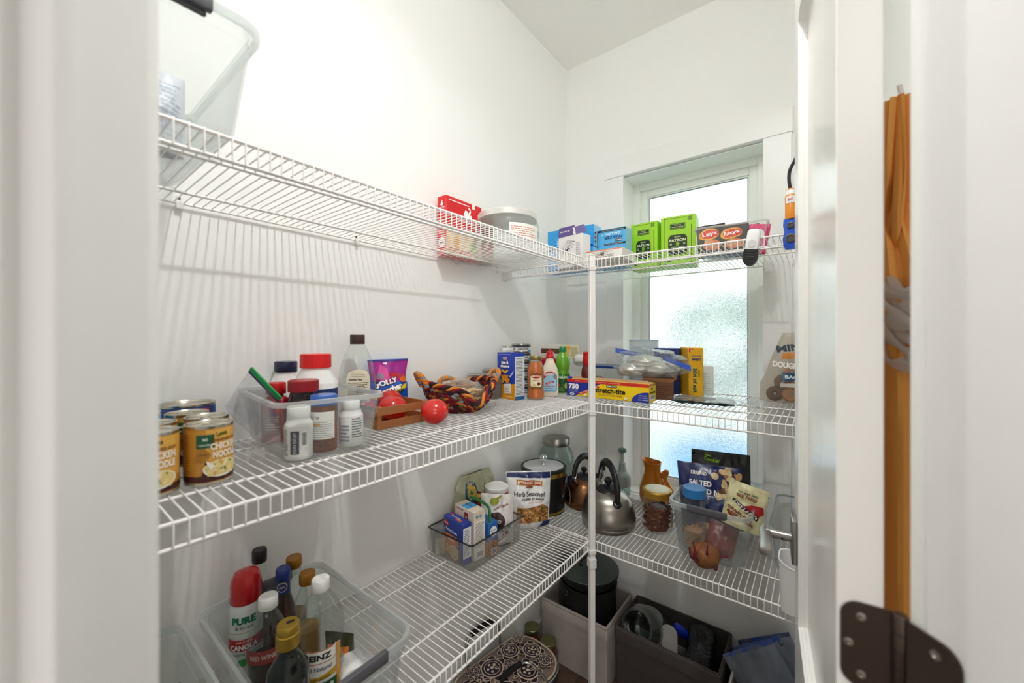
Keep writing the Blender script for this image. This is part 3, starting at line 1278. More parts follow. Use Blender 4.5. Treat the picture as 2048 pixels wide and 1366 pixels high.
def snack(label, dx, dy, rz, roll, col, red=True, w=.105, h=.138, dz=.006, tilt=-14):
    c, s = math.cos(R(-84)), math.sin(R(-84))
    t = thing('snack_bag', label, 'snack bag', (SB.x + dx * c - dy * s, SB.y + dx * s + dy * c, SB.z + dz), -84 + rz, tilt, roll, 'snack bags in the clear bin')
    bm, S = pouch(w, h, .036, int(dx * 999) % 17 + 2, 18, 20)
    obj('bag_skin', bm, mat('snackfilm_' + col, col, .3, spec=.6), t)
    p = Print(S, .01)
    if red:
        p.ell(-.008, h * .66, w * .36, h * .2, 'f0b13c', rot=8)
        p.ell(-.006, h * .66, w * .33, h * .15, 'd8242a', rot=8)
        p.text('Lays', -.006, h * .66, w * .5, h * .17, 'ffffff', .03, 8)
        p.ell(0, h * .3, w * .32, h * .16, 'd9703a')
        p.ell(-.01, h * .34, w * .16, h * .11, 'eaa257')
        p.ell(.014, h * .25, w * .14, h * .1, 'e4893f')
    else:
        p.ell(0, h * .6, w * .3, h * .2, 'e8e8ea')
    p.done(t)
    return t


snack('dark snack bag with red oval logo, left in the clear bin', -.062, -.02, 4, -3, '3b3534', w=.10)
snack('dark snack bag with red oval logo and orange chips, middle of the clear bin', .012, -.025, 2, -2, '33302f', h=.128, w=.102)
snack('bright pink snack bag at the right of the clear bin', .076, .0, -4, 8, 'e23a78', False, .07, .12)
snack('black snack bag leaning behind the left red logo bag', -.028, .035, 0, 4, '1d1d1f', False, .1, .128, tilt=-24)
snack('black snack bag leaning behind the middle red logo bag', .055, .032, 0, -6, '232326', False, .1, .140, tilt=-22)

# bag clip on the front rod, utility lighter hanging beside it
t = thing('bag_clip', 'white and black magnetic bag clip hanging on the front rod of the top shelf', 'clip', (-LB - .014, -.963, ZT - .086), -90, 0, 8)
bm = B()
loft(bm, [([(x, y * .9) for x, y in rrect(.032, .016, .006)], .045), (rrect(.036, .018, .006), .06), (rrect(.034, .018, .006), .10), (rrect(.026, .014, .006), .108)])
obj('clip_body', bm, whitep, t)
bm = B()
lathe(bm, [(.011, 0), (.011, .002), (.009, .002), (0, .0012)], 24)
obj('thumb_dimple', bm, mat('grey_white', 'd9d9d8', .4), t, loc=(0, -.0085, .065), rot=(90, 0, 0))
bm = B()
pts = [(.02 * math.cos(R(a)) * 1.0, .026 + .027 * math.sin(R(a))) for a in range(180, 361, 15)] + [(.018, .048), (-.018, .048)]
a = [bm.verts.new((x, -.009, z)) for x, z in pts]
b = [bm.verts.new((x, .007, z)) for x, z in pts]
ring_faces(bm, a, b)
bm.faces.new(a)
bm.faces.new(b[::-1])
bmesh.ops.recalc_face_normals(bm, faces=bm.faces)
k = obj('magnet_jaw', bm, blackp, t)
for j in range(5):
    bm = B()
    tube(bm, [(-.012 + .001 * j, -.0095, .012 + .007 * j), (.012 - .001 * j, -.0095, .012 + .007 * j)], .0012, 6)
    obj('grip_ridge', bm, blackp, k)
t = thing('utility_lighter', 'blue and orange trigger lighter with a bent black neck hung on the shelf end', 'lighter', (-LB - .022, -1.066, ZT - .052), -90)
bm = B()
loft(bm, [(rrect(.024, .016, .007), .0), (rrect(.034, .02, .009), .010), (rrect(.038, .022, .01), .03), (rrect(.030, .02, .009), .05), (rrect(.036, .022, .009), .068), (rrect(.034, .02, .008), .085)])
obj('handle_body', bm, mat('lighter_blue', '2456c8', .3), t)
for z, r in ((.066, .009), (.03, .0125)):
    bm = B()
    lathe(bm, [(r, 0), (r, .002), (r * .7, .003), (r * .66, .001), (0, .001)], 24)
    obj('trigger_ring', bm, mat('lighter_grey', '565250', .4), t, loc=(0, -.0115, z), rot=(90, 0, 0))
bm = B()
lathe(bm, [(.014, .085), (.014, .15), (.010, .155), (.010, .168), (.006, .172)], 20)
obj('fuel_tube', bm, mat('lighter_orange', 'e08a1c', .3), t)
p = Print(cyl_S(.0142, 0), .004)
p.rect(-.012, .128, .012, .148, 'f4f1ec')
p.text('BiC', 0, .138, .012, .008, 'c8242c', .02)
p.done(t)
bm = B()
lathe(bm, [(.0105, .15), (.0105, .166), (.008, .17)], 20)
obj('collar', bm, whitep, t)
bm = B()
tube(bm, spline([(0, 0, .165), (-.004, 0, .195), (-.002, 0, .225), (.010, 0, .25), (.018, 0, .275)]), .0045, 10)
obj('neck', bm, blackp, t)

# ================================================================ middle shelf: cans


def soup(p):
    h = .101
    tan, gold, dk = 'c98f36', 'e0ac4e', '4a1d14'
    p.rect(-.1, .007, .1, .094, tan)
    p.rect(.0, .03, .06, .094, gold)
    p.rect(-.1, .007, .1, .018, dk)
    p.poly([(-.006, .018), (.0, .043), (.006, .018)], dk)
    p.rect(-.013, .064, .011, .086, '1f5a3c')
    p.text('NO', -.001, .078, .007, .005, 'e9efe2', .03)
    p.text('CORN SYRUP', -.001, .069, .018, .003, 'e9efe2', .02)
    p.text('Lowes', .022, .086, .016, .008, '2f4a1c', .02, 8)
    p.text('CONDENSED SOUP', .027, .0755, .042, .0045, '7a3d14', .03)
    p.text('CHICKEN', .027, .0655, .042, .0115, 'f7efdd', .04)
    p.text('NOODLE', .028, .0515, .038, .0115, 'f7efdd', .04)
    p.ell(-.004, .053, .010, .008, 'b27b2e')
    p.text('DINNER', -.004, .053, .013, .003, '6b3d14', .02)
    p.lines(-.042, .022, -.022, .09, 15, '8a5a20', .35)
    p.ell(.022, .028, .026, .0145, 'f4f0e4')
    p.ell(.022, .029, .0235, .0125, 'e7cf86')
    rnd = random.Random(4)
    p.ly += 1
    for i in range(22):
        p.ell(.022 + rnd.uniform(-.02, .02), .029 + rnd.uniform(-.009, .009), .006, .0022, rnd.choice(('f6e7b4', 'ead38f', 'f3dc9a', 'd9a95a')), 8, rot=rnd.uniform(0, 180), nl=i % 5 == 0)
    for i in range(6):
        p.ell(.022 + rnd.uniform(-.02, .02), .029 + rnd.uniform(-.008, .008), .0018, .0014, '4d7a2c', 6, nl=i == 0)
    p.poly([(.0, .043), (.011, .035), (.006, .026)], 'f4f0e4')


FZ = ZM + .002
CR = .0345
tin_can('gold chicken soup can at the front of the middle shelf, rightmost of the soup cans', (-1.738, -.292, FZ), CR, .101, 'c98f36', -21, draw=soup, group='gold soup cans')
tin_can('gold chicken soup can at the shelf front, half hidden by the door jamb', (-1.812, -.290, FZ), CR, .101, 'c98f36', -38, draw=soup, group='gold soup cans')
tin_can('gold soup can directly behind the front gold can', (-1.722, -.215, FZ), CR, .101, 'c98f36', -22, draw=soup, group='gold soup cans')
tin_can('gold soup can in the third row, before the wide blue can', (-1.735, -.140, FZ), CR, .101, 'b98236', -22, draw=soup, group='gold soup cans')
tin_can('gold soup can in the second row by the door jamb', (-1.800, -.215, FZ), CR, .101, 'c98f36', 10, draw=soup, group='gold soup cans')


def chili(p):
    p.rect(-.09, .01, .09, .098, '1c3f8c')
    p.text('BEANS', -.005, .088, .04, .010, 'e8e6e0', .04)
    p.rect(.004, .082, .03, .098, 'b8232b')


tin_can('wide dark blue can at the back of the soup cans against the wall', (-1.715, -.052, FZ), .049, .108, '20458f', 0, tab=False, draw=chili)
tin_can('light blue can at the back left beside the dark blue can', (-1.806, -.135, FZ), .033, .110, '39a0dd', 0, tab=False)
# ================================================================ middle shelf: medicine bin and its contents
BX, BY = -1.518, -.178
BR_ = -7
t = thing('medicine_bin', 'clear plastic bin of pill bottles on the middle left shelf', 'bin', (BX, BY, FZ), BR_)
bm = open_bin(B(), .178, .292, .206, .316, .122, .0018, .016, .006, .007, step=.62)
obj('bin_shell', bm, frost2, t)
rim_band(t, .220, .330, .022, .1235, .010)
BZ = FZ + .004


def pill(name, label, x, y, r, h, body, cap, rz=-30, capr=.86, caph=.2, group=None, neck=.84, sh=.12):
    hb = h * (1 - caph)
    pr = [(r * .92, 0), (r, .003), (r, hb * (1 - sh) - .002), (r * .97, hb * (1 - sh) + .002), (r * neck, hb - .002), (r * neck, hb + .004)]
    return jar(name, label, 'bottle', (x, y, BZ), pr, body, ribbed_cap(r * capr, hb, h), cap, rz, group, 36)


navyp = mat('navy_plastic', '1a2142', .3)
maroonp = mat('maroon_plastic', '9c1524', .3)
t = pill('pill_bottle', 'short white pill bottle at the left front of the medicine bin', -1.588, -.290, .0262, .104, whitep, whitep, -48, .82, .26)
p = Print(cyl_S(.0263, 0), .005, .0003, .0001)
p.rect(-.03, .006, .03, .066, 'f2f1ee')
p.rect(-.004, .012, .012, .058, '2c3440')
p.text('PAIN RELIEF', .004, .035, .04, .006, 'c9ced4', .02, 90)
p.bars(.016, .024, .027, .058, 8)
p.lines(-.028, .01, -.008, .062, 14, '4a4e55', .4)
p.done(t)
t = pill('pill_bottle', 'amber prescription bottle with a blue cap at the front of the medicine bin', -1.530, -.276, .0275, .120, clear('amber_plastic', 'e0913c', .25, 'c9722a', .1, .3), mat('blue_plastic', '2a62b4', .3), -40, .98, .19, neck=.96, sh=.03)
p = Print(cyl_S(.0278, 0), .005, .0003, .0001)
p.rect(-.028, .028, .030, .086, 'f4f2ec')
p.text('RX 20', -.012, .074, .02, .006, '444444', .02)
p.rect(-.022, .056, .0, .062, 'e9a83a')
p.lines(-.025, .032, .027, .068, 8, '8a8f98', .3)
p.done(t)
bm = B()
rnd = random.Random(5)
for i in range(16):
    a, q = rnd.uniform(0, 6.3), rnd.uniform(0, .018)
    blob(bm, (q * math.cos(a), q * math.sin(a), .006 + .006 * (i // 6)), .006, i, 1, .1, 2, (1.3, .8, .6))
obj('pills', bm, mat('green_pill', '8a9a3c', .4), t, kind='stuff')
t = pill('pill_bottle', 'white square-shouldered pill bottle at the right front of the medicine bin', -1.470, -.282, .0262, .100, whitep, whitep, -30, .74, .24)
p = Print(cyl_S(.0263, 0), .005, .0003, .0001)
p.lines(-.024, .012, -.002, .052, 5, '6d7c94', .5)
p.lines(.002, .02, .028, .066, 8, '30343c', .42)
p.done(t)
# big white bottle with red cap
t = pill('supplement_bottle', 'big white supplement bottle with a bright red cap in the medicine bin', -1.478, -.130, .0515, .203, whitep, mat('bright_red_plastic', 'e0141c', .28), -28, .70, .17, sh=.22, neck=.62)
p = Print(cyl_S(.0517, 0), .006, .0003, .0001)
p.rect(-.07, .03, .07, .112, '2f9fdc')
p.rect(-.07, .098, .07, .118, '14306e')
p.poly([(-.07, .03), (-.07, .098), (.0, .098), (-.03, .03)], '1b5fae')
p.rect(-.026, .094, .040, .111, '12141c')
p.text('KIRKLAND', .007, .1025, .058, .010, 'ffffff', .04)
p.text('ASPIRIN', .0, .070, .06, .012, 'f2f6f8', .03)
p.done(t)
t = pill('supplement_bottle', 'white bottle with a navy cap at the back of the medicine bin', -1.510, -.035, .037, .182, whitep, navyp, -28, .72, .15, sh=.2, neck=.62)
# red bottles
rl = mat('red_label', 'b01a26', .35)
t = thing('vitamin_bottle', 'flat-sided red bottle with a red cap at the left of the medicine bin', 'bottle', (-1.566, -.120, BZ), -42)
bm = B()
rloft(bm, [(.050, .034, .008, 0), (.054, .038, .008, .003), (.054, .038, .008, .090), (.048, .034, .01, .1), (.03, .03, .014, .108), (.03, .03, .014, .114)])
obj('body', bm, rl, t)
bm = B()
lathe(bm, ribbed_cap(.021, .112, .138), 36)
obj('cap', bm, redp, t)
p = Print(plane_S((-.027, -.019, 0), (1, 0, 0), (0, 0, 1)))
p.rect(.008, .02, .046, .07, '6b1526')
p.lines(.012, .03, .042, .065, 6, 'e9c9c4', .4)
p.done(t)
t = pill('vitamin_bottle', 'clear smoky bottle with a dark red cap and blue label in the medicine bin', -1.532, -.185, .038, .146, clear('smoky_plastic', '9a8a94', .25, '6c5560', .08, .3), maroonp, -36, .86, .18, sh=.3, neck=.72)
p = Print(cyl_S(.0372, 0), .006, .0003, .0001)
p.rect(-.04, .02, .04, .074, '6c4a78')
p.rect(.01, .062, .06, .090, '2458b0')
p.text('E 400', .034, .076, .03, .008, 'c9dcf4', .02)
p.lines(-.035, .03, .0, .07, 7, 'c9bcd0', .4)
p.done(t)
# zipper bag in the left back of the bin
t = thing('zipper_bag', 'clear zipper bag with a green slider strip at the left end of the medicine bin', 'bag', (-1.572, -.035, BZ), -70, 0, 0)
bm, S = pouch(.13, .15, .03, 11, 16, 18, .006)
obj('bag_film', bm, film, t)
grn = mat('zip_green', '1f9a56', .35)
bm = B()
box(bm, -.062, .062, -.003, .003, .148, .162, .001)
obj('zip_strip', bm, grn, t, rot=(0, 0, 0), label='green zip strip')
bm = B()
box(bm, -.062, .062, -.002, .002, .142, .146)
obj('zip_line', bm, mat('ink_3a2f6a', '3a2f6a'), t)
t.rotation_euler = (R(10), R(42), R(-60))
t.scale = (.8, .8, .8)
t.location = (-1.622, -.070, BZ + .050)

# syrup bottle
pr = [(.044, 0), (.050, .005), (.051, .03), (.0515, .10), (.050, .135), (.044, .17), (.034, .20), (.022, .222), (.018, .230), (.018, .236)]
t = jar('syrup_bottle', 'empty clear syrup bottle with a dark brown cap behind the medicine bin', 'bottle', (-1.325, -.062, FZ), pr, glassm, ribbed_cap(.0205, .228, .256), mat('brown_plastic', '3a241a', .4), -26, seg=44, sy=.72)
p = Print(lambda u, v: (((.0518) * math.sin(u / .0518), -.0374 * math.cos(u / .0518) - .0002, v), (math.sin(u / .0518), -math.cos(u / .0518), 0)), .006)
p.poly([(-.034, .045), (.034, .045), (.034, .132), (.026, .150), (.0, .158), (-.026, .150), (-.034, .132)], 'efe6cf')
p.poly([(-.031, .048), (.031, .048), (.031, .131), (.024, .147), (.0, .155), (-.024, .147), (-.031, .131)], 'f3ecd8')
p.text('Nutrition Facts', -.008, .128, .036, .006, '2a241e', .04)
p.lines(-.028, .052, .028, .122, 15, '4a4036', .42, .25)
p.lines(-.018, .136, .018, .15, 3, 'a89878', .35)
p.done(t)

# candy bag
t = thing('candy_bag', 'purple and blue hard candy bag standing against the left wall', 'bag', (-1.205, -.045, FZ), -14, -3)
bm, S = pouch(.125, .178, .05, 5, 26, 30, .005, wf=lambda v: 1 if v < .6 else (.92 + .02 * (v - .6) if v < .72 else .93 + .5 * (v - .72)))
obj('bag_skin', bm, mat('candy_film_blue', '1b5cc4', .28, spec=.6), t)
p = Print(S, .008, .0006)
mg = 'a3188c'
p.poly([(-.054, .108), (-.03, .112), (.0, .1), (.05, .112), (.056, .125), (.066, .172), (-.066, .172), (-.056, .125)], mg)
p.poly([(-.066, .17), (.066, .17), (.0665, .1765), (-.0665, .1765)], '3a2a86')
p.poly([(-.045, .118), (.0, .105), (-.01, .15), (-.03, .16)], 'd8489c')
p.ell(-.012, .166, .006, .005, 'f3eef0')
p.ell(-.032, .125, .010, .010, '8d8796')
p.ell(.012, .126, .018, .009, 'c8242c')
p.ell(.036, .122, .014, .008, 'c23048')
p.ell(.042, .112, .012, .009, 'e5702a')
p.poly([(-.058, .052), (-.02, .055), (.03, .075), (.052, .085), (.052, .1), (.02, .085), (-.02, .068), (-.058, .068)], 'f2d72a')
p.text('JOLLY', -.012, .104, .076, .024, '2a2440', .10, 12)
p.text('JOLLY', -.012, .104, .070, .021, 'ffffff', .06, 12)
p.text('Rancher', -.004, .084, .086, .019, '2a2440', .10, 14)
p.text('Rancher', -.004, .084, .080, .017, 'ffffff', .05, 14)
p.text('HARD CANDY', .0, .068, .088, .009, '2a2440', .05, 15)
for u, v, c in ((.02, .03, 'b8283c'), (.0, .02, 'e5702a'), (-.03, .025, '6fb02c'), (.035, .018, 'e5702a'), (-.012, .035, 'd8489c')):
    p.ell(u, v, .012, .009, c, 10)
    p.ell(u - .003, v + .003, .004, .002, 'f4e6ea', 8)
p.done(t)

# wooden crate and tomatoes
t = thing('slat_crate', 'small stained wooden slat crate holding tomatoes', 'crate', (-1.266, -.118, FZ), 0)
wd = mat('stained_pine', 'a5683a', .5, var=.25, vscale=30, bump=.15, bscale=80)
CW, CDp = .165, .185
t.rotation_euler[2] = R(-3)
for sx in (-1, 1):
    for sy in (-1, 1):
        bm = B()
        box(bm, -.006, .006, -.006, .006, 0, .062, .001)
        obj('corner_post', bm, wd, t, loc=(sx * (CW / 2 - .0095), sy * (CDp / 2 - .0095), 0))
for z in (.001, .038):
    for sy in (-1, 1):
        bm = B()
        box(bm, -CW / 2, CW / 2, -.0016, .0016, 0, .022, .0006)
        obj('slat', bm, wd, t, loc=(0, sy * (CDp / 2 - .0017), z))
    for sx in (-1, 1):
        bm = B()
        box(bm, -.0016, .0016, -CDp / 2 + .004, CDp / 2 - .004, 0, .022, .0006)
        obj('slat', bm, wd, t, loc=(sx * (CW / 2 - .0017), 0, z))
for k in range(4):
    bm = B()
    box(bm, -.018, .018, -CDp / 2 + .005, CDp / 2 - .005, 0, .003, .0005)
    obj('floor_slat', bm, wd, t, loc=(-.054 + .036 * k, 0, .001))
tomm = mat('tomato_skin', 'cc1a0c', .22, coat=.4, var=.12, vscale=9)


def tomato(label, x, y, z, r, sq=.86, seed=0, rx=0, ry=0):
    t = thing('tomato', label, 'tomato', (x, y, z), seed * 40, rx, ry, 'ripe red tomatoes')
    bm = B()
    pr = [(0, -r * sq * .93), (r * .3, -r * sq * .97)]
    for i in range(3, 18):
        a = -math.pi / 2 + math.pi * i / 19
        pr.append((r * math.cos(a), r * sq * math.sin(a)))
    pr += [(r * .16, r * sq * .93), (0, r * sq * .84)]
    lathe(bm, pr, 40, lobes=5, lamp_=.022)
    obj('flesh', bm, tomm, t)
    bm = B()
    lathe(bm, [(0, 0), (.004, .001), (.0035, .003), (0, .003)], 8)
    obj('stem_scar', bm, mat('stem_scar', '8a5a2c', .8), t, loc=(0, 0, r * sq * .845))
    return t


tomato('ripe tomato standing alone on the wire shelf before the woven basket', -1.205, -.262, FZ + .0365, .0395, .92, 1)
tomato('tomato in the slat crate, nearest its front slats', -1.262, -.148, FZ + .0405, .042, .88, 2, 12)
tomato('tomato in the slat crate, at its back beside the candy bag', -1.222, -.075, FZ + .047, .0375, .98, 3, -10, 10)
tomato('tomato at the left end of the slat crate, seen through the medicine bin', -1.315, -.075, FZ + .0395, .0385, .92, 4)

# woven basket with a bag of snacks
t = thing('woven_basket', 'round basket of twisted red, orange and black cord with notched rim', 'basket', (-1.005, -.158, FZ), -20)
cords = [mat('cord_' + n, c, .85, bump=.3, bscale=300) for n, c in (('maroon', '7c1420'), ('orange', 'd8822a'), ('black', '231a24'), ('grey', '8a939c'), ('olive', '6a6a34'), ('wine', '5a1222'))]
rnd = random.Random(9)


def rimz(a):
    # front (a=-90) and back notches, humps left and right of the front
    d = abs((a - R(-84) + math.pi) % (2 * math.pi) - math.pi)
    return .090 - .046 * math.exp(-(d / .30) ** 2) + .010 * math.cos(2 * a) - .012 * math.exp(-((d - 3.14) / .5) ** 2)


def brad(f):
    return .068 + .050 * (1 - (1 - f) ** 2.)


bm = B()
NR = 9
for j in range(NR):
    f = j / (NR - 1)
    for k in range(44):
        a = 2 * math.pi * (k + .5 * (j % 2)) / 44
        z = .006 + f * (rimz(a) - .012)
        r = brad(f)
        da, m = .095, rnd.choice((0, 0, 0, 5, 5, 3, 4, 1, 2))
        pts = []
        for s in (-1, -.33, .33, 1):
            aa = a + da * s
            zz = .006 + f * (rimz(aa) - .012) + s * .0045 * (1 if j % 2 else -1)
            rr = r + .0035 * math.cos(s * 1.5) - .001
            pts.append((rr * math.cos(aa), rr * math.sin(aa), zz))
        tube(bm, pts, [.0032, .0056, .0056, .0032], 6, mi=m)
lathe(bm, [(0, .002), (.068, .003), (.07, .006)], 36, mi=5, cap0=False, cap1=False)
obj('woven_cords', bm, cords, t, kind='stuff')


def braid(bm, path, R0=.0048, off=.0055, tw=9., cols=(0, 1, 2)):
    path = [Vector(p) for p in path]
    n = len(path)
    for c, m in enumerate(cols):
        pts = []
        for i, p in enumerate(path):
            a = path[max(0, i - 1)]
            b = path[min(n - 1, i + 1)]
            tn = (b - a).normalized()
            s = tn.cross(Vector((0, 0, 1)))
            s = s.normalized() if s.length > .01 else Vector((1, 0, 0))
            u = s.cross(tn)
            ph = tw * 2 * math.pi * i / n + c * 2 * math.pi / len(cols)
            pts.append(p + (s * math.cos(ph) + u * math.sin(ph)) * off)
        tube(bm, pts, R0, 6, mi=m)
    return bm


bm = braid(B(), [(.120 * math.cos(2 * math.pi * i / 160), .120 * math.sin(2 * math.pi * i / 160), rimz(2 * math.pi * i / 160)) for i in range(161)], tw=15)
obj('braided_rim', bm, cords, t)
for s, a in ((-1, 180), (1, 0), (0, 90)):
    ca, sa = math.cos(R(a)), math.sin(R(a))
    z0 = rimz(R(a))
    pth = spline([(.122 * ca - .030 * sa, .122 * sa + .030 * ca, z0 - .012), (.140 * ca - .026 * sa, .140 * sa + .026 * ca, z0 + .020), (.148 * ca, .148 * sa, z0 + .030), (.140 * ca + .026 * sa, .140 * sa - .026 * ca, z0 + .020), (.122 * ca + .030 * sa, .122 * sa - .030 * ca, z0 - .012)], 14)
    if s == 0:
        pth = [Vector((p.x, .108 + (p.y - .122) * .2, p.z)) for p in pth]
    bm = braid(B(), pth, .0048, .005, 5, (1, 3, 1))
    obj('handle', bm, cords, t, label='orange and grey twisted loop handle')
t2 = thing('chip_bag', 'clear bag of yellow chips lying in the woven basket', 'snack bag', (-1.005, -.158, FZ + .028), -20)
bm = B()
rnd = random.Random(3)
for i in range(46):
    a, q = rnd.uniform(0, 6.3), .068 * math.sqrt(rnd.random())
    blob(bm, (q * math.cos(a), q * math.sin(a), .012 + rnd.uniform(0, .026) + (.07 - q) * .12), .018, i, 1, .2, 2, (1, .8, .25))
obj('chips', bm, mat('corn_chip', 'edc47a', .6), t2, kind='stuff')
bm = B()
blob(bm, (0, 0, .03), .084, 4, 4, .25, 3.0, (1.05, 1, .55))
for v in bm.verts:
    v.co.z = max(v.co.z, .002)
obj('bag_film', bm, clear('crinkle_film', 'f6f6f2', .14, 'f1efe8', .12, .3), t2)

# preserving jars behind the basket
zinc = mat('zinc_lid', 'b4b1aa', .32, 1.)
for lb, x, y, dz in (('mason jar with a zinc ring lid, right behind the basket', -.738, -.075, 0), ('lower mason jar with a zinc ring lid, left behind the basket', -.800, -.052, -.017)):
    pr = [(.036, 0), (.042, .006), (.043, .02), (.043, .085 + dz), (.038, .094 + dz), (.036, .103 + dz)]
    jar('mason_jar', lb, 'jar', (x, y, FZ), pr, glassm, [(.040, .096 + dz), (.0405, .100 + dz), (.039, .104 + dz), (.0405, .108 + dz), (.0405, .116 + dz), (.037, .119 + dz), (.034, .117 + dz), (0, .117 + dz)], zinc, 0, 'mason jars behind the basket', 36,
        inner=[(0, .004), (.041, .006), (.041, .08 + dz), (0, .08 + dz)], inm=mat('dark_preserve', '6a625c', .4))

# macaroni box
t, P = carton('pasta_box', 'blue and orange boxed macaroni standing right of the basket', (-.698, -.140, FZ), -101, .112, .050, .186, '1c3fb4')
p = P('front')
p.poly([(0, 0), (.112, 0), (.112, .066), (.07, .056), (0, .062)], 'f0a21c')
p.ell(.05, .128, .030, .037, '17308c')
p.rrect(.038, .158, .064, .168, .004, 'e9edf6')
p.rrect(.0395, .1592, .0625, .1668, .0035, 'c8202c')
p.text('KRAFT', .051, .163, .016, .004, 'ffffff', .03)
p.text('mac &', .051, .147, .046, .014, 'ffffff', .06)
p.text('cheese', .051, .132, .056, .013, 'ffffff', .06)
nood = [(.051 + .0215 * math.cos(R(a)), .120 + .0165 * math.sin(R(a))) for a in range(190, 351, 16)] + [(.051 + .0135 * math.cos(R(a)), .121 + .009 * math.sin(R(a))) for a in range(350, 189, -16)]
p.poly(nood, 'f3bf4a')
p.text("NEW LOOK, SAME GREAT TASTE", .05, .179, .076, .003, 'e9edf6', .0)
p.ell(.05, .077, .036, .019, '14286c')
rnd = random.Random(8)
for i in range(26):
    a = rnd.uniform(0, 180)
    p.ell(.052 + rnd.uniform(-.024, .024), .080 + rnd.uniform(-.012, .012), .009, .004, rnd.choice(('f2a024', 'f7b840', 'e88c14')), 8, rot=a, nl=i % 4 == 0)
p.poly([(.08, .092), (.108, .118), (.104, .106), (.086, .088)], 'c9d2e6')
p.poly([(.05, .022), (.092, .026), (.090, .064), (.047, .060)], 'f4f2ee')
p.lines(.053, .03, .086, .055, 4, 'a8482c', .3, .4)
p.text('DINNER', .022, .018, .03, .005, 'fbe6b4', .02)
p.lines(.06, .01, .1, .016, 1, 'fbe6b4')
p.done(t)
p = P('right')
p.rect(.0, .0, .05, .172, 'dfe6ea')
p.lines(.005, .02, .045, .168, 26, '3c4450', .4)
p.rect(.0, .0, .05, .014, '2a6ca8')
p.done(t)

# pasta sauce jar
pr = [(.030, 0), (.0345, .005), (.0345, .028), (.031, .038), (.0305, .045), (.0335, .055), (.0335, .115), (.031, .130), (.024, .150), (.0225, .160), (.0225, .164)]
ip = [(0, .004), (.032, .006), (.033, .028), (.030, .038), (.0295, .045), (.0325, .055), (.0325, .115), (.030, .13), (.023, .150), (0, .150)]
t = jar('pasta_sauce_jar', 'jar of orange pasta sauce with a gold lid, right of the blue macaroni', 'jar', (-.655, -.234, FZ), pr, glassm, ribbed_cap(.0255, .158, .174), mat('gold_lid', '9a8a5a', .35, .8), -58, seg=40, inner=ip, inm=mat('orange_sauce', 'c8641a', .35, var=.25, vscale=60))
p = Print(cyl_S(.0348, 0), .005)
p.poly([(-.020, .05), (.028, .05), (.030, .06), (.030, .10), (.014, .106), (.004, .112), (-.006, .106), (-.022, .10), (-.022, .06)], '5a6a1c')
p.poly([(-.017, .054), (.025, .054), (.027, .062), (.027, .096), (-.019, .096), (-.019, .062)], 'efe3bc')
p.ell(.004, .095, .020, .009, 'b01a1c')
p.text('BERTOLLI', .004, .095, .034, .006, 'fbe8c4', .04)
p.ell(.004, .108, .004, .004, 'b01a1c')
p.text('VODKA SAUCE', .004, .079, .026, .004, 'a8482c', .02)
p.ell(.014, .065, .007, .007, '7c1428')
p.ell(-.002, .060, .009, .005, 'd8c48c')
p.done(t)

# dressing bottle
t = thing('dressing_bottle', 'cream dressing bottle with a red cap and pale blue label', 'bottle', (-.545, -.232, FZ), -58)
bm = B()
crm = mat('cream_dressing', 'ece3cf', .3)
rloft(bm, [(.066, .042, .012, 0), (.072, .048, .014, .004), (.072, .048, .014, .098), (.062, .044, .016, .118), (.036, .036, .016, .146), (.028, .028, .0135, .158), (.028, .028, .0135, .164)], n=6)
obj('body', bm, crm, t)
bm = B()
lathe(bm, [(.0165, .160), (.0168, .163), (.0168, .172), (.0145, .175), (.015, .182), (.0138, .187), (.0075, .189), (.003, .196), (0, .197)], 32)
obj('cap', bm, redp, t)
p = Print(plane_S((0, -.024, 0), (1, 0, 0), (0, 0, 1)), None, .0006)
p.poly([(-.026, .022), (.026, .022), (.029, .027), (.030, .075), (.022, .097), (.0, .106), (-.022, .097), (-.030, .075), (-.029, .027)], '3f8cc0')
p.poly([(-.024, .025), (.024, .025), (.0265, .03), (.0275, .075), (.02, .094), (.0, .102), (-.02, .094), (-.0275, .075), (-.0265, .03)], '9ccbe6')
p.poly([(-.030, .070), (-.028, .082), (-.022, .097), (-.008, .105), (.008, .105), (.022, .098), (.016, .092), (.0, .092), (-.014, .086), (-.022, .076)], 'c01a26')
p.text("Sauceman's", -.003, .096, .040, .010, 'ffffff', .03, 8, .003)
p.ell(.022, .084, .008, .010, '7a8a78')
p.poly([(-.018, .058), (.016, .066), (.018, .060), (-.016, .050)], 'c01a26')
p.text('Southern', .0, .0585, .022, .005, 'ffffff', .02, 12)
p.text('Vinegar Slaw', .0, .044, .046, .007, 'd86a6a', .03)
p.text('BBQ WITH BUTTERMILK', .0, .034, .040, .003, '3a5a78', .02)
p.done(t)

# lemon juice bottle
pr = [(.028, 0), (.032, .004), (.0325, .06), (.0315, .085), (.027, .096), (.0285, .104), (.0325, .125), (.0315, .150), (.024, .168), (.0155, .178), (.0145, .184)]
t = jar('lime_juice_bottle', 'green lime juice bottle with a green cap near the shelf corner', 'bottle', (-.415, -.218, FZ), pr, mat('lime_plastic', '68a828', .22, coat=.3, var=.3, vscale=14), [(.0165, .182), (.017, .185), (.017, .198), (.015, .201), (.0135, .206), (0, .207)], mat('green_cap', '15884a', .3), -62, seg=40)
p = Print(cyl_S(.0328, 0), .005)
p.rect(-.045, .006, .045, .064, '1c5a20')
p.rect(-.045, .060, .045, .084, '2f7a24')
p.text('ReaLime', .002, .072, .046, .014, 'e8f4e0', .03)
p.ell(-.014, .036, .005, .005, 'c8442c')
p.ell(.02, .032, .012, .014, 'b8cc4c')
p.lines(-.03, .01, .01, .03, 4, '8ab868', .4)
p.done(t)

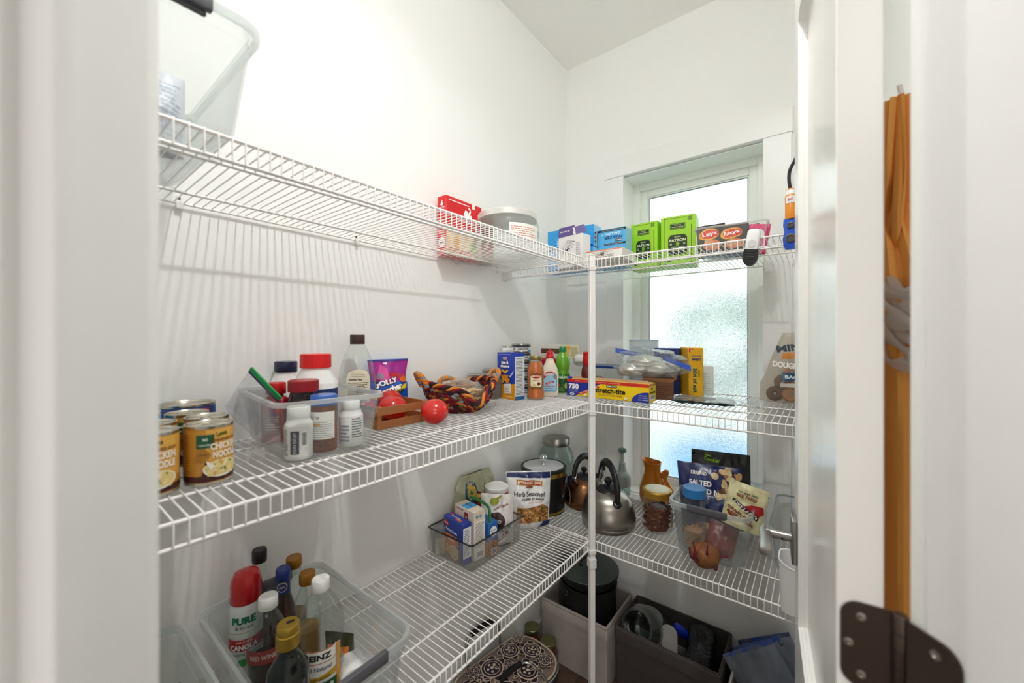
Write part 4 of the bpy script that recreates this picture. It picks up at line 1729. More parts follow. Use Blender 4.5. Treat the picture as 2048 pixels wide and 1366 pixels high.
# stack of cans behind the macaroni
tin_can('white can with a small red stripe standing behind the blue macaroni', (-.640, -.078, FZ + .112), .026, .098, 'ece9e4', -40, tab=False, draw=lambda p: (p.rect(-.03, .012, .005, .022, 'c8242c'), p.lines(-.01, .04, .03, .085, 8, '8a909c', .3)))
pr = [(.026, 0), (.030, .004), (.030, .07), (.026, .09), (.020, .1), (.020, .106)]
jar('brown_sauce_jar', 'dark brown jar under the small white can behind the macaroni', 'jar', (-.640, -.078, FZ), pr, glassm, ribbed_cap(.023, .098, .112), zinc, inner=[(0, .004), (.028, .006), (.028, .07), (.022, .092), (0, .092)], inm=mat('brown_sauce', '4a2c22', .4))
al = lambda p: (p.rect(-.08, .020, .08, .030, '22364c'), p.bars(-.050, .006, -.036, .022, 8), p.text('ALBACORE', .0, .014, .052, .008, '2a3a50', .04), p.rect(.02, .002, .05, .009, '39a0dd'))
for k in range(6):
    lb = ('top', 'second', 'third', 'fourth', 'fifth', 'lowest')[5 - k]
    tin_can(lb + ' flat white tuna can in the stack behind the macaroni', (-.535, -.072, FZ + .0365 * k), .0435, .0358, 'eeece8', -38, tab=False, draw=al, group='stacked tuna cans')

# carton lying on a red lidded jar
pr = [(.048, 0), (.056, .006), (.056, .115), (.053, .125)]
jar('coffee_jar', 'dark jar with a wide red lid behind the cream dressing bottle', 'jar', (-.340, -.110, FZ), pr, mat('dark_glass', '2a2024', .15, coat=.5), [(.061, .118), (.062, .121), (.062, .141), (.058, .145), (0, .145)], redp, seg=44)
t, P = carton('snack_carton', 'white carton with a brown band and orange side lying on the red lidded jar', (-.300, -.135, FZ + .147), -97, .115, .15, .064, 'e6e1da', tilt=0)
p = P('front')
p.rect(.0, .024, .115, .048, '5c3a22')
for u in (.04, .075):
    p.poly([(u - .008, .024), (u + .008, .024), (u, .034)], 'e6e1da')
p.text('SALTED', .07, .037, .05, .006, '8a684a', .02)
p.lines(.02, .006, .11, .018, 3, 'b8b0a6', .4)
p.done(t)
p = P('right')
p.rect(.0, .0, .15, .064, 'ecdca8')
p.poly([(.0, .0), (.06, .0), (.085, .058), (.03, .058)], 'eda32c')
p.ell(.05, .03, .022, .018, 'f2bb50')
p.lines(.085, .006, .148, .056, 12, '9a9468', .5)
p.done(t)

# hot sauce bottle and white caddy lid
pr = [(.024, 0), (.027, .004), (.027, .095), (.024, .115), (.017, .130), (.0155, .136), (.0155, .15)]
t = jar('hot_sauce_bottle', 'small dark red hot sauce bottle with a red wrapped cap by the shelf post', 'bottle', (-.408, -.338, FZ), pr, mat('dark_red_sauce', '5c1512', .15, coat=.5), [(.019, .128), (.021, .134), (.021, .162), (.019, .168), (.020, .172), (.020, .182), (.017, .185), (0, .185)], mat('red_foil', 'c8161c', .25, .2), seg=32)
t = thing('label_maker', 'white rounded gadget with a black oval window behind the hot sauce', 'gadget', (-.245, -.230, FZ + .120), -70, -28)
bm = B()
rloft(bm, [(.085, .05, .02, 0), (.095, .06, .024, .008), (.095, .06, .024, .03), (.085, .05, .02, .038)])
obj('case', bm, whitep, t)
bm = B()
lathe(bm, [(.024, 0), (.024, .003), (.02, .005), (0, .005)], 28, sy=.55)
obj('oval_window', bm, blackp, t, loc=(.0, .002, .037))
# food tub
t = thing('food_tub', 'clear lidded tub of leftovers with a blue lid left of the zipper bags', 'tub', (-.235, -.355, FZ), -90)
bm = open_bin(B(), .17, .11, .19, .13, .108, .0018, .02, .003, .005)
obj('tub_shell', bm, frost2, t)
bm = B()
rloft(bm, [(.198, .138, .022, .1085), (.20, .14, .023, .112), (.20, .14, .023, .118), (.17, .11, .02, .119)])
obj('lid', bm, clear('blue_lid', '5a86c8', .5, '3a66b4', .15, .3), t)
bm = B()
rnd = random.Random(12)
for i in range(34):
    blob(bm, (rnd.uniform(-.065, .065), rnd.uniform(-.035, .035), .012 + rnd.uniform(0, .035)), .017, i, 1, .3, 2)
obj('leftovers', bm, mat('leftover_rice', 'c9b494', .7, var=.3, vscale=60), t, kind='stuff')

# food wrap box
t, P = carton('food_wrap_box', 'long yellow and blue plastic food wrap box on the window shelf', (-.440, -.452, FZ), -90, .352, .076, .071, 'f3cf0e')
p = P('front')
p.rect(0, .058, .352, .071, 'd42a1e')
p.rect(.0, .0645, .352, .071, 'd42a1e')
p.poly([(0, 0), (.03, 0), (.155, .058), (0, .058)], '1b2f9a')
p.poly([(.155, .058), (.10, .058), (.03, 0), (.04, 0)], '1b2f9a')
p.poly([(.05, .012), (.145, .050), (.152, .044), (.066, .006)], 'd42a1e')
p.text('NEW SLIDE CUTTER', .102, .028, .085, .006, 'f6e6c4', .02, 22)
p.text('750', .033, .041, .048, .022, 'ffffff', .05)
p.text('SQUARE FEET', .033, .027, .046, .0028, 'c9d4f4', .01)
p.lines(.010, .017, .055, .026, 2, '9aa8dc', .35)
p.ell(.026, .008, .011, .006, 'dfe6f4')
p.ell(.027, .008, .006, .003, '8a96b4')
p.text('LASER SHARP, SLIDE CUTTER', .19, .0645, .1, .003, 'ffd9d0', .02)
p.text('CAREFUL, SHARP BLADE', .08, .0645, .08, .0025, 'ffd9d0', .02)
p.rect(.182, .0475, .226, .0565, '221a14')
p.text('KIRKLAND', .204, .052, .038, .005, 'ffffff', .04)
p.text('stretch-tite', .196, .034, .128, .021, '141414', .03)
p.text('PLASTIC FOOD WRAP', .198, .016, .104, .007, '6a5a10', .0)
p.ell(.088, .008, .008, .006, 'f4ecc0')
p.ell(.262, .010, .007, .005, 'f4ecc0')
arc = [(.352, 0), (.285, 0)] + [(.352 - .067 * math.cos(R(a)), .040 * math.sin(R(a))) for a in range(10, 91, 10)]
p.poly(arc, '1b2f9a')
for k, s in enumerate(('MORE CLING', 'MORE STRETCH', 'MULTI STRENGTH')):
    p.text(s, .330, .026 - .008 * k, .030 + .004 * k, .0032, 'e9edf8', .02)
    p.ell(.309, .026 - .008 * k, .0012, .0012, 'd42a1e', 6)
p.done(t)
p = P('right')
p.rect(.0, .0, .076, .071, 'e8cf3a')
p.rect(.0, .063, .076, .071, 'b98a5c')
p.text('750', .03, .052, .024, .009, '1b2f9a', .04)
p.text('stretch-tite', .038, .038, .06, .010, '141414', .03)
p.bars(.012, .01, .060, .028, 12)
p.done(t)
bm = B()
kraft = mat('kraft_board', 'c9a07a', .7)
box(bm, -.175, .150, -.036, .037, 0, .0012)
box(bm, .150, .172, -.036, .020, 0, .0012)
lid = obj('torn_lid', bm, kraft, t, loc=(0, 0, .0712), rot=(5, 0, 0))
bm = B()
box(bm, -.006, .012, -.004, .004, 0, .010, .002)
obj('slide_cutter', bm, mat('cutter_blue', '1b3fc4', .3), t, loc=(-.165, -.034, .071))
# ================================================================ middle shelf: before the window
t, P = carton('cracker_box', 'pale blue white cracker box, tallest in front of the frosted window', (-.110, -.480, FZ), -76, .125, .085, .238, 'd3dcdf')
p = P('front')
p.lines(.01, .02, .115, .21, 24, '93a7b2', .35, .2)
p.rect(.0, .226, .125, .238, 'b4c6d0')
p.done(t)
p = P('right')
p.lines(.01, .02, .075, .2, 16, 'a9c9c2', .4)
p.done(t)
t, P = carton('cracker_box', 'navy cracker box behind the zipper bag, before the window', (-.150, -.600, FZ), -80, .105, .065, .2, '1c2f7a')
p = P('front')
p.text('triscuit', .052, .182, .062, .013, 'ffffff', .05)
p.poly([(0, .135), (.105, .15), (.105, .128), (0, .11)], 'a84a24')
p.ell(.06, .08, .035, .03, 'c98a44')
p.done(t)
# saltine box, front and long side in view
t, P = carton('cracker_box', 'yellow cracker box standing upright right of the zipper bag', (-.185, -.706, FZ), -62, .056, .135, .205, 'f0b61c')
p = P('front')
p.poly([(.002, .185), (.022, .203), (.002, .203)], 'd8262c')
p.text('NABISCO', .010, .196, .012, .003, 'ffffff', .02, 45)
p.text('hint of salt', .026, .072, .098, .018, '2c5a4a', .04, -90)
p.text('WHOLE GRAIN', .030, .172, .036, .005, '2c4a8a', .03)
p.text('WHEAT', .030, .158, .036, .010, '2c4a8a', .05)
p.text('CRACKERS', .040, .10, .03, .004, '2c5a4a', .02, -90)
p.lines(.03, .006, .05, .014, 1, '8a6a20')
p.done(t)
p = P('right')
p.rect(.0, .0, .135, .205, 'e4ead8')
p.lines(.02, .02, .11, .19, 14, 'b9c4b0', .3)
p.done(t)
t, P = carton('tea_carton', 'plain white carton behind the yellow cracker box', (-.085, -.735, FZ), -76, .07, .09, .125, 'eef0ea')
p = P('front')
p.lines(.01, .02, .06, .1, 8, 'c4ccc2', .3)
p.done(t)
t, P = carton('grain_box', 'brown box of grain bars under the zipper bag', (-.335, -.615, FZ), -70, .115, .070, .085, '6a3f24')
p = P('front')
p.rect(.0, .07, .115, .085, '8a5a34')
p.lines(.01, .01, .105, .06, 6, '4a2a18', .5)
p.done(t)
p = P('right')
p.rect(0, 0, .07, .085, 'a98a6c')
p.lines(.008, .01, .062, .075, 9, '6e543c', .35)
p.done(t)
# zipper bags of foil packets
foil = mat('crumpled_foil', 'd2d0c8', .38, .45, bump=.5, bscale=40)
for lb, loc, rz, sd, w_, lx in (('zipper bag of foil packets with blue zip strips, lying on the boxes', (-.325, -.570, FZ + .088), -78, 3, .27, 0),):
    t = thing('freezer_bag', lb, 'bag', loc, rz, group=None)
    bm = B()
    for i, (x, y, z, w, d, h) in enumerate(((-.05, .0, .026, .13, .11, .055), (.035, .01, .030, .15, .10, .062), (-.01, .0, .058, .13, .09, .048))):
        blob(bm, (x, y, z), 1, i + sd, 4, .20, 2.6, (w * .55, d * .55, h * .6))
    obj('foil_packets', bm, foil, t, kind='stuff')
    bm = B()
    blob(bm, (0, 0, .044), 1, 8, 4, .34, 3.2, (.140, .095, .066))
    for v in bm.verts:
        v.co.z = max(v.co.z, .001)
        v.co += Vector((noise.noise(v.co * 30), noise.noise(v.co * 30 + Vector((5, 0, 0))), 0)) * .006
    obj('bag_film', bm, film, t)
    for nm, pts in (('blue', [(-.135, .02, .105), (-.07, .03, .092), (.0, .03, .080)]), ('blue', [(.07, -.04, .078), (.115, -.045, .060), (.165, -.05, .040)])):
        bm = B()
        P_ = spline(pts, 6)
        for a, b in zip(P_, P_[1:]):
            vs = [bm.verts.new(a + Vector((0, -.002, -.011))), bm.verts.new(b + Vector((0, -.002, -.011))), bm.verts.new(b + Vector((0, .002, .009))), bm.verts.new(a + Vector((0, .002, .009)))]
            bm.faces.new(vs)
        bmesh.ops.remove_doubles(bm, verts=bm.verts, dist=.0003)
        bmesh.ops.solidify(bm, geom=bm.faces[:], thickness=.002)
        obj('zip_strip', bm, mat('zip_blue', '1f4fb8', .35), t, label='blue zip strip')
    bm = B()
    tube(bm, [(.168 + .012 * math.cos(R(a)), -.051, .030 + .014 * math.sin(R(a))) for a in range(-60, 200, 20)], .0014, 6)
    obj('bag_corner', bm, film, t)
# flat silver packets
t = thing('flat_packet', 'flat silver and black foil packets in clear film lying at the shelf front', 'packet', (-.335, -.785, FZ), -84)
bm = B()
nu, nv = 26, 14
for ly, (zz, m, sc) in enumerate(((.004, 1, 1.), (.012, 0, .94))):
    g = [[bm.verts.new(((-.105 + .21 * i / nu) * sc, (-.07 + .14 * j / nv) * sc, zz + .006 * noise.noise(Vector((i * .3, j * .3, ly * 7))) + .012 * max(0, abs(i / nu - .5) - .36))) for i in range(nu + 1)] for j in range(nv + 1)]
    for j in range(nv):
        for i in range(nu):
            bm.faces.new((g[j][i], g[j][i + 1], g[j + 1][i + 1], g[j + 1][i])).material_index = m
bmesh.ops.solidify(bm, geom=bm.faces[:], thickness=.003)
obj('packet', bm, [mat('pale_foil', 'cfd6cf', .22, .5), mat('navy_foil', '1c2638', .25, .3)], t)
bm = B()
g = [[bm.verts.new((-.12 + .30 * i / 24, -.078 + .15 * j / 12, .016 + .008 * noise.noise(Vector((i * .4, j * .4, 3))) - .012 * max(0, (i - 16) / 8))) for i in range(25)] for j in range(13)]
for j in range(12):
    for i in range(24):
        bm.faces.new((g[j][i], g[j][i + 1], g[j + 1][i + 1], g[j + 1][i]))
for v in bm.verts:
    v.co.z = max(v.co.z, .0025)
obj('clear_film', bm, film, t)
# doughnut bag at the right end
t = thing('doughnut_bag', 'clear printed bag of brown mini doughnuts at the right end of the window shelf', 'bag', (-.115, -1.065, FZ), -84)
bm, S = pouch(.24, .265, .11, 21, 26, 28, .012, .7, .05, wf=lambda v: 1 - .62 * max(0, v - .25) / .75)
obj('bag_film', bm, clear('doughnut_film', 'efeae2', .16, 'eeeae4', .1, .35), t)
bm = B()
rnd = random.Random(2)
dn = [(-.07, .0, .03), (-.02, -.012, .03), (.035, .0, .03), (.075, .01, .03), (-.045, .0, .075), (.01, -.01, .07), (.055, .0, .08), (-.015, .0, .115), (.03, .0, .12)]
for i, (x, y, z) in enumerate(dn):
    pts = [(x + .017 * math.cos(R(a)), y + .012 * math.sin(R(a)) * .5, z + .017 * math.sin(R(a))) for a in range(0, 360, 30)]
    tube(bm, pts, .0125, 8, closed=True, mi=i % 2)
obj('doughnuts', bm, [mat('doughnut_brown', '6e3a1c', .6, var=.3, vscale=40), mat('doughnut_tan', 'c98a4c', .6, var=.3, vscale=40)], t, kind='stuff')
p = Print(S, .012, .001)
p.text('MINI', -.022, .208, .085, .026, '3d4a58', .05, 8)
p.text('DOUGHNUTS', -.012, .140, .13, .022, 'f4f2ec', .05, -6)
p.poly([(-.05, .165), (.04, .172), (.03, .195), (-.045, .188)], 'd98a3a')
p.rrect(-.05, .085, .03, .115, .004, '2c5478')
p.text('BAKED', -.01, .1, .06, .012, 'e9eef4', .04)
p.rect(-.055, .062, .025, .076, 'd8cdc4')
p.done(t)

# ================================================================ lowest shelves: left
SZ = ZB + .002
tote('frosted tote of oil and vinegar bottles on the lowest left shelf', (-1.578, -.287, SZ), 0)
tote('empty frosted tote beside the door jamb on the lowest left shelf', (-1.862, -.287, SZ), 0)
NZ = SZ + .004


def bottle(label, x, y, prof, body, cap, capm, rz=-20, inner=None, inm=None, name='bottle', group=None, sy=1.):
    return jar(name, label, 'bottle', (x, y, NZ), prof, body, cap, capm, rz, group, 36, sy, inner, inm)


# cooking spray
pr = [(.030, 0), (.0325, .003), (.0325, .165), (.030, .176), (.0285, .180)]
t = bottle('white cooking spray can with a tall red cap in the vinegar tote', -1.619, -.096, pr, mat('white_can_gloss', 'e9ebea', .22), [(.031, .178), (.0315, .18), (.031, .212), (.0285, .228), (.024, .238), (.014, .241), (0, .2415)], mat('red_cap_gloss', 'c00f16', .22, coat=.4), -30)
p = Print(cyl_S(.0327, 0), .006)
p.rect(-.05, .08, .05, .105, 'b8121c')
p.text('NO-STICK', .004, .1, .03, .005, 'f4e9e4', .02)
p.text('CANOLA', .002, .0885, .054, .012, 'ffffff', .04)
p.text('COOKING SPRAY', .0, .073, .05, .005, '2f7a5c', .02)
p.text('PURE', .002, .147, .046, .016, '157a5c', .05)
p.text('& Simple', .004, .131, .036, .008, '22343a', .01)
p.rect(-.028, .120, .03, .121, 'b89a50')
p.ell(.0, .055, .012, .008, '2f9a48')
p.done(t)
dkg = mat('olive_glass_dark', '0f1410', .08, coat=.6)
# tall bottle with black cap
pr = [(.026, 0), (.028, .004), (.028, .15), (.024, .172), (.014, .2), (.0125, .232)]
bottle('tall clear bottle with a black flip cap at the back of the vinegar tote', -1.576, -.049, pr, glassm, [(.0155, .226), (.016, .23), (.016, .252), (.0145, .256), (0, .257)], blackp, inner=[(0, .004), (.026, .006), (.026, .12), (0, .12)], inm=mat('brown_vinegar', '2c1610', .15))
# blue necked bottle
pr = [(.026, 0), (.028, .004), (.028, .12), (.024, .15), (.0135, .19), (.0125, .228)]
t = bottle('brown glass bottle with a blue sealed neck in the vinegar tote', -1.562, -.150, pr, mat('brown_glass', '3a1c0e', .08, coat=.6), [(.0150, .186), (.0148, .215), (.0155, .216), (.0155, .238), (.0135, .241), (0, .241)], mat('blue_seal', '16307c', .3, coat=.3), -30)
p = Print(cyl_S(.0153, 0), .004, .0004)
p.ell(0, .203, .011, .011, 'c9b48c')
p.ell(0, .203, .009, .009, '2c3c78')
p.text('CREST', 0, .203, .012, .004, 'd8c49a', .02)
p.done(t)
goldc = mat('bronze_cap', 'a87428', .3, .55)
for lb, x, y, h in (('clear bottle with a bronze cap, at the back right of the vinegar tote', -1.530, -.130, .245), ('shorter clear bottle with a bronze cap just behind the white vinegar', -1.526, -.190, .228)):
    pr = [(.027, 0), (.029, .004), (.029, h * .62), (.025, h * .74), (.0145, h * .86), (.0135, h - .012)]
    bottle(lb, x, y, pr, glassm, ribbed_cap(.0172, h - .024, h, 36), goldc, inner=[(0, .004), (.027, .006), (.027, h * .45), (0, h * .45)], inm=mat('amber_oil', '9a6a1c', .2))
# white vinegar
pr = [(.046, 0), (.0485, .004), (.0485, .135), (.046, .155), (.038, .178), (.024, .200), (.0165, .212), (.0155, .222)]
t = bottle('large clear distilled white vinegar bottle with a white cap in the tote', -1.526, -.254, pr, glassm, ribbed_cap(.0185, .214, .238), whitep, -30)
p = Print(cyl_S(.0490, 0), .006)
p.rect(-.07, .02, .045, .112, 'f1efe8')
p.poly([(-.04, .09), (-.04, .112), (.028, .112), (.036, .118), (.036, .09), (.03, .084), (-.036, .084)], 'c8702a')
p.poly([(-.038, .092), (-.038, .110), (.027, .110), (.034, .1155), (.034, .091), (.029, .086), (-.035, .086)], 'f4f2ec')
p.text('HEINZ', -.004, .098, .058, .013, '1c1c1c', .05)
p.text('All Natural', .0, .074, .05, .009, '26344a', .01)
p.poly([(-.045, .045), (.035, .052), (.035, .066), (.0, .058), (-.045, .056)], 'c8a02a')
p.text('DISTILLED WHITE', -.006, .052, .056, .006, '3a3410', .02, 3)
p.rect(-.07, .02, .045, .044, '1f5a34')
p.text('VINEGAR', -.002, .032, .066, .013, 'eef0e4', .03)
p.rect(.036, .02, .045, .112, 'd89a3a')
p.done(t)
# second white cap bottle
pr = [(.038, 0), (.040, .004), (.040, .11), (.036, .14), (.026, .166), (.0165, .184), (.0155, .196)]
t = bottle('clear bottle of dark vinegar with a white cap and red label in the tote', -1.608, -.190, pr, glassm, ribbed_cap(.0185, .192, .216), whitep, -34, inner=[(0, .004), (.038, .006), (.038, .085), (0, .085)], inm=mat('dark_vinegar', '2a120c', .15))
p = Print(cyl_S(.0403, 0), .006)
p.rect(-.04, .098, .04, .126, '8c3a34')
p.text('RED WINE', .0, .112, .05, .010, 'c9aca4', .03)
p.done(t)
p = Print(cyl_S(.0403, 0), .006)
p.rect(-.04, .03, .04, .06, '3a1c18')
p.done(t, 'lower_label')
# olive oil with gold cap
pr = [(.034, 0), (.038, .004), (.038, .12), (.034, .140), (.020, .160), (.0155, .172), (.0155, .19)]
t = bottle('dark olive oil bottle with a gold cap at the front of the vinegar tote', -1.620, -.318, pr, dkg, [(.0205, .180), (.0212, .183), (.0212, .204), (.0198, .2055), (.020, .219), (.018, .222), (0, .222)], mat('gold_cap', 'b8963c', .28, .75), -34)
p = Print(cyl_S(.0383, 0), .006)
p.poly([(-.034, .02), (.034, .02), (.034, .095), (.018, .1), (.0, .112), (-.018, .1), (-.034, .095)], 'b9a468')
p.poly([(-.031, .023), (.031, .023), (.031, .092), (.016, .097), (.0, .108), (-.016, .097), (-.031, .092)], '1c1c14')
p.ell(0, .094, .011, .012, 'd9c790')
p.ell(0, .096, .005, .007, '5a4c2c')
p.text('CAMPO', .0, .073, .046, .010, 'e9dcae', .03)
p.text("D'ORO", .0, .058, .05, .012, 'e9dcae', .04)
p.done(t)
bm = B()
box(bm, -.003, .011, -.003, .003, 0, .0008)
obj('cap_mark', bm, blackp, t, loc=(0, 0, .2223), rot=(0, 0, 20))
# jar lying down, pouch, small jar
t = thing('spice_jar', 'small white jar lying on its side right of the white vinegar', 'jar', (-1.492, -.335, NZ + .030), 70)
bm = B()
lathe(bm, [(.026, 0), (.028, .003), (.028, .06), (.024, .066)], 28)
lathe_cap = bm
obj('body', bm, whitep, t, rot=(0, 90, 0))
bm = B()
lathe(bm, [(.027, .062), (.0275, .066), (.0275, .082), (.025, .084), (0, .084)], 28)
obj('cap', bm, mat('grey_white', 'd9d9d8', .4), t, rot=(0, 90, 0))
t = thing('sauce_pouch', 'dark green and orange pouch standing at the right of the vinegar tote', 'pouch', (-1.484, -.258, NZ), -60)
bm, S = pouch(.07, .095, .03, 14, 14, 18)
obj('pouch_skin', bm, mat('dark_green_film', '3a3a22', .35), t)
p = Print(S, .01)
p.rect(-.026, .02, .026, .07, 'd87a2a')
p.done(t)
p = Print(S, .01, .001)
p.ell(0, .05, .016, .014, '7ba03a')
p.done(t, 'leaf_emblem')
t = thing('salt_shaker', 'white round shaker lying at the front of the vinegar tote below its grip bar', 'shaker', (-1.540, -.405, NZ + .026), 80)
bm = B()
lathe(bm, [(.020, 0), (.025, .004), (.025, .07), (.018, .082), (0, .084)], 28)
obj('body', bm, whitep, t, rot=(90, 0, 0))

# ---- clear organiser with packets
OX, OY = -.885, -.128
t = thing('organizer_bin', 'clear acrylic organiser of packet mixes on the lowest left shelf', 'bin', (OX, OY, SZ), 0)
bm = open_bin(B(), .268, .205, .280, .216, .094, .002, .012, .0015, .003)
obj('bin_shell', bm, acrylic, t)
smoke = clear('acrylic_edge', '8a8c8c', .45, '4a4c4c', .1, .3)
rim_band(t, .285, .221, .014, .0955, .003, 'rim_edge', smoke)
bm = B()
tube(bm, [(.03 + .035 * x, -.1105, .07 + .010 * z) for x, z in ((-1, -1), (1, -1), (1.15, 0), (1, 1), (-1, 1), (-1.15, 0))], .0016, 6, closed=True)
obj('grip_slot', bm, acrylic, t)
OZ = SZ + .004
t, P = carton('soup_mix_box', 'blue and orange onion soup mix box in the clear organiser', (-.985, -.128, OZ), -98, .115, .036, .138, '1d3c9c')
p = P('front')
p.poly([(0, 0), (.098, 0), (.098, .045), (0, .06)], 'a0704a')
p.rect(.012, .050, .086, .082, 'd87422')
p.text('Onion', .046, .066, .036, .012, 'fbe9cf', .03)
p.text('Recipe Secrets', .048, .095, .066, .012, 'ffffff', .02, -3)
p.ell(.018, .116, .016, .010, 'a8201c', rot=-8)
p.text('Lipton', .018, .116, .022, .007, 'ffffff', .03, -8)
p.ell(.03, .03, .024, .018, 'c98a54')
p.ell(.064, .026, .026, .024, 'e4dec6')
p.ell(.064, .027, .021, .019, 'cdbb96')
rnd = random.Random(3)
for i in range(14):
    p.ell(rnd.uniform(.01, .08), rnd.uniform(.008, .045), .006, .003, rnd.choice(('e9c07a', 'b05a28', '8aa04a', 'f0dcb0')), 8, rot=rnd.uniform(0, 180), nl=i % 4 == 0)
p.done(t)
p = P('right')
p.rect(.0, .0, .034, .125, 'e6e6ea')
p.lines(.003, .03, .031, .12, 16, '34384a', .4)
p.rect(0, 0, .034, .022, '2c3f98')
p.done(t)
p = P('top')
p.text('Recipe Secrets', .05, .018, .05, .008, 'e4e9f4', .02)
p.rect(.062, .006, .09, .016, 'd87422')
p.ell(.018, .024, .010, .005, 'c8302c')
p.done(t)
t, P = carton('oatmeal_box', 'cream and red instant oatmeal box behind the onion soup box', (-.936, -.142, OZ), -98, .112, .050, .168, 'e6d6c4')
p = P('front')
p.rect(.056, .125, .076, .155, '8c1c24')
p.text('30', .066, .138, .012, .008, 'f2e4d8', .03)
p.text('LOWER SUGAR', .03, .158, .04, .005, '8c1c24', .02)
p.rect(.0, .06, .1, .12, 'e9dccb')
p.text('INSTANT OATMEAL', .05, .11, .07, .008, '26407c', .03)
p.done(t)
p = P('top')
p.rect(.03, .002, .072, .048, '4aa4dc')
p.text('MULTI PACK', .05, .026, .036, .008, '14284c', .04)
p.done(t)
p = P('right')
p.rect(.002, .002, .048, .135, 'efe8e0')
p.lines(.006, .045, .044, .130, 18, '5a5560', .4)
p.bars(.01, .006, .042, .03, 12)
p.ell(.012, .15, .006, .006, '6fae9a')
p.ell(.028, .15, .006, .006, '7fa8c4')
p.done(t)
t, P = carton('pancake_mix_box', 'blue and orange mix box with a white oval, right in the organiser', (-.890, -.178, OZ), -100, .085, .040, .118, '1f62ac')
p = P('right')
p.poly([(0, 0), (.04, 0), (.04, .05), (0, .06)], 'c07a38')
p.ell(.020, .086, .016, .018, 'eef2f4')
p.text('BUTTER', .020, .090, .024, .004, '1f4a8a', .02)
p.text('MILK', .020, .082, .016, .004, '1f4a8a', .02)
p.poly([(.01, .03), (.018, .06), (.026, .03)], '8a5a2c')
p.bars(.010, .004, .034, .026, 8)
p.done(t)
p = P('front')
p.ell(.04, .08, .024, .018, 'eef2f4')
p.poly([(0, 0), (.085, 0), (.085, .05), (0, .04)], 'c07a38')
p.done(t)
# green chip clip
t = thing('bag_clip', 'long green plastic bag clip standing behind the oatmeal box', 'clip', (-.900, -.155, OZ + .05), -96)
bm = B()
tube(bm, spline([(-.052, 0, .128), (-.02, 0, .130), (.03, 0, .126), (.05, 0, .118), (.055, 0, .10), (.055, 0, .06)], 6), .006, 8, flat=.7)
obj('clip_bar', bm, mat('clip_green', '2c7a34', .35), t)
bm = B()
tube(bm, spline([(-.05, .008, .122), (.0, .008, .122), (.044, .008, .112), (.048, .008, .06)], 6), .004, 8)
obj('clip_jaw', bm, mat('clip_green_dark', '1f5c28', .35), t)
bm = B()
box(bm, .049, .060, -.005, .005, .035, .062, .002)
obj('clip_tip', bm, mat('clip_yellow', 'd8b020', .4), t)
# cocoa pouch
t = thing('cocoa_pouch', 'white pouch with a brown round window and upside down print in the organiser', 'pouch', (-.818, -.170, OZ), -54, 5)
bm, S = pouch(.120, .190, .070, 31, 24, 28, .007, .75, .06)
obj('pouch_skin', bm, mat('white_pouch', 'e4e1dd', .32), t)
p = Print(S, .008, .0008)
p.ell(-.004, .096, .036, .034, '4a2a26')
p.ell(-.004, .096, .033, .031, '3a1f1e')
p.text('OOO', -.004, .097, .046, .012, 'd8cfc8', .05, 180)
p.text('ORGANIC', .006, .058, .062, .010, '6a4a40', .04, 196)
p.poly([(.002, .022), (.044, .048), (.040, .060), (-.004, .034)], '7c1c20')
p.text('CACAO', .020, .041, .038, .009, 'f0e2d8', .04, 212)
p.text('SWEET & RICH', .016, .148, .056, .007, '8c3a34', .03, 200)
p.ell(-.008, .165, .016, .013, '8c9a2c')
p.poly([(-.01, .172), (.016, .188), (.02, .182), (-.002, .166)], 'a8a42c')
p.rect(-.05, .004, .05, .012, '6a2a20')
p.ell(.044, .075, .008, .008, '2f8a4a')
p.done(t)
pr = [(.044, 0), (.0455, .004), (.0455, .168), (.0440, .172)]
t = jar('canister', 'round white canister with a red side behind the cocoa pouch', 'canister', (-.752, -.112, OZ), pr, mat('white_card', 'eceae6', .5), [(.0455, .166), (.047, .169), (.047, .178), (.044, .180), (.042, .177), (0, .177)], whitep, -50, seg=44)
p = Print(cyl_S(.0458, 0), .006)
p.rect(-.01, .02, .075, .162, 'c8161e')
p.text('POTATO', .03, .06, .05, .012, 'f4dcd4', .04)
p.text('FLAKES', .03, .043, .046, .012, 'f4dcd4', .04)
p.done(t)
# dark red packet and rice bag
t = thing('seasoning_packet', 'dark red and yellow seasoning packet leaning behind the green clip', 'packet', (-.850, -.115, OZ + .04), -70, -30)
bm, S = pouch(.105, .135, .022, 8, 16, 18, .004)
obj('packet_skin', bm, mat('dark_red_film', '6c1020', .3), t)
p = Print(S, .01)
p.poly([(-.045, .105), (.0, .122), (.046, .115), (.046, .126), (-.045, .126)], 'd8b43a')
p.done(t, 'yellow_band')
p = Print(S, .01)
p.ell(.01, .075, .022, .016, '8c1a2c')
p.done(t)
t = thing('dry_soup_jar', 'small jar with a clear lid at the left end of the organiser', 'jar', (-1.000, -.060, OZ), 0)
jar('', '', '', None, [(.021, 0), (.023, .003), (.023, .07), (.019, .08)], glassm, ribbed_cap(.021, .074, .096), clear('grey_lid', 'd0d2d2', .4, 'c4c6c6', .1, .3), inner=[(0, .003), (.021, .004), (.021, .06), (0, .06)], inm=mat('pale_powder', 'c9bcac', .7), t=t)
t = thing('noodle_packet', 'brown noodle soup packet lying low at the left of the organiser', 'packet', (-.985, -.075, OZ), -90, -12)
t.location = (-.965, -.052, OZ)
bm, S = pouch(.08, .075, .03, 17, 14, 12, .005)
obj('packet_skin', bm, mat('brown_film', '8a5c3c', .35), t)
p = Print(S, .01)
p.ell(0, .04, .024, .018, 'c08a54')
p.done(t)
t = thing('rice_bag', 'pale green clear bag of white rice against the left wall', 'bag', (-.795, -.046, SZ), -10, -4)
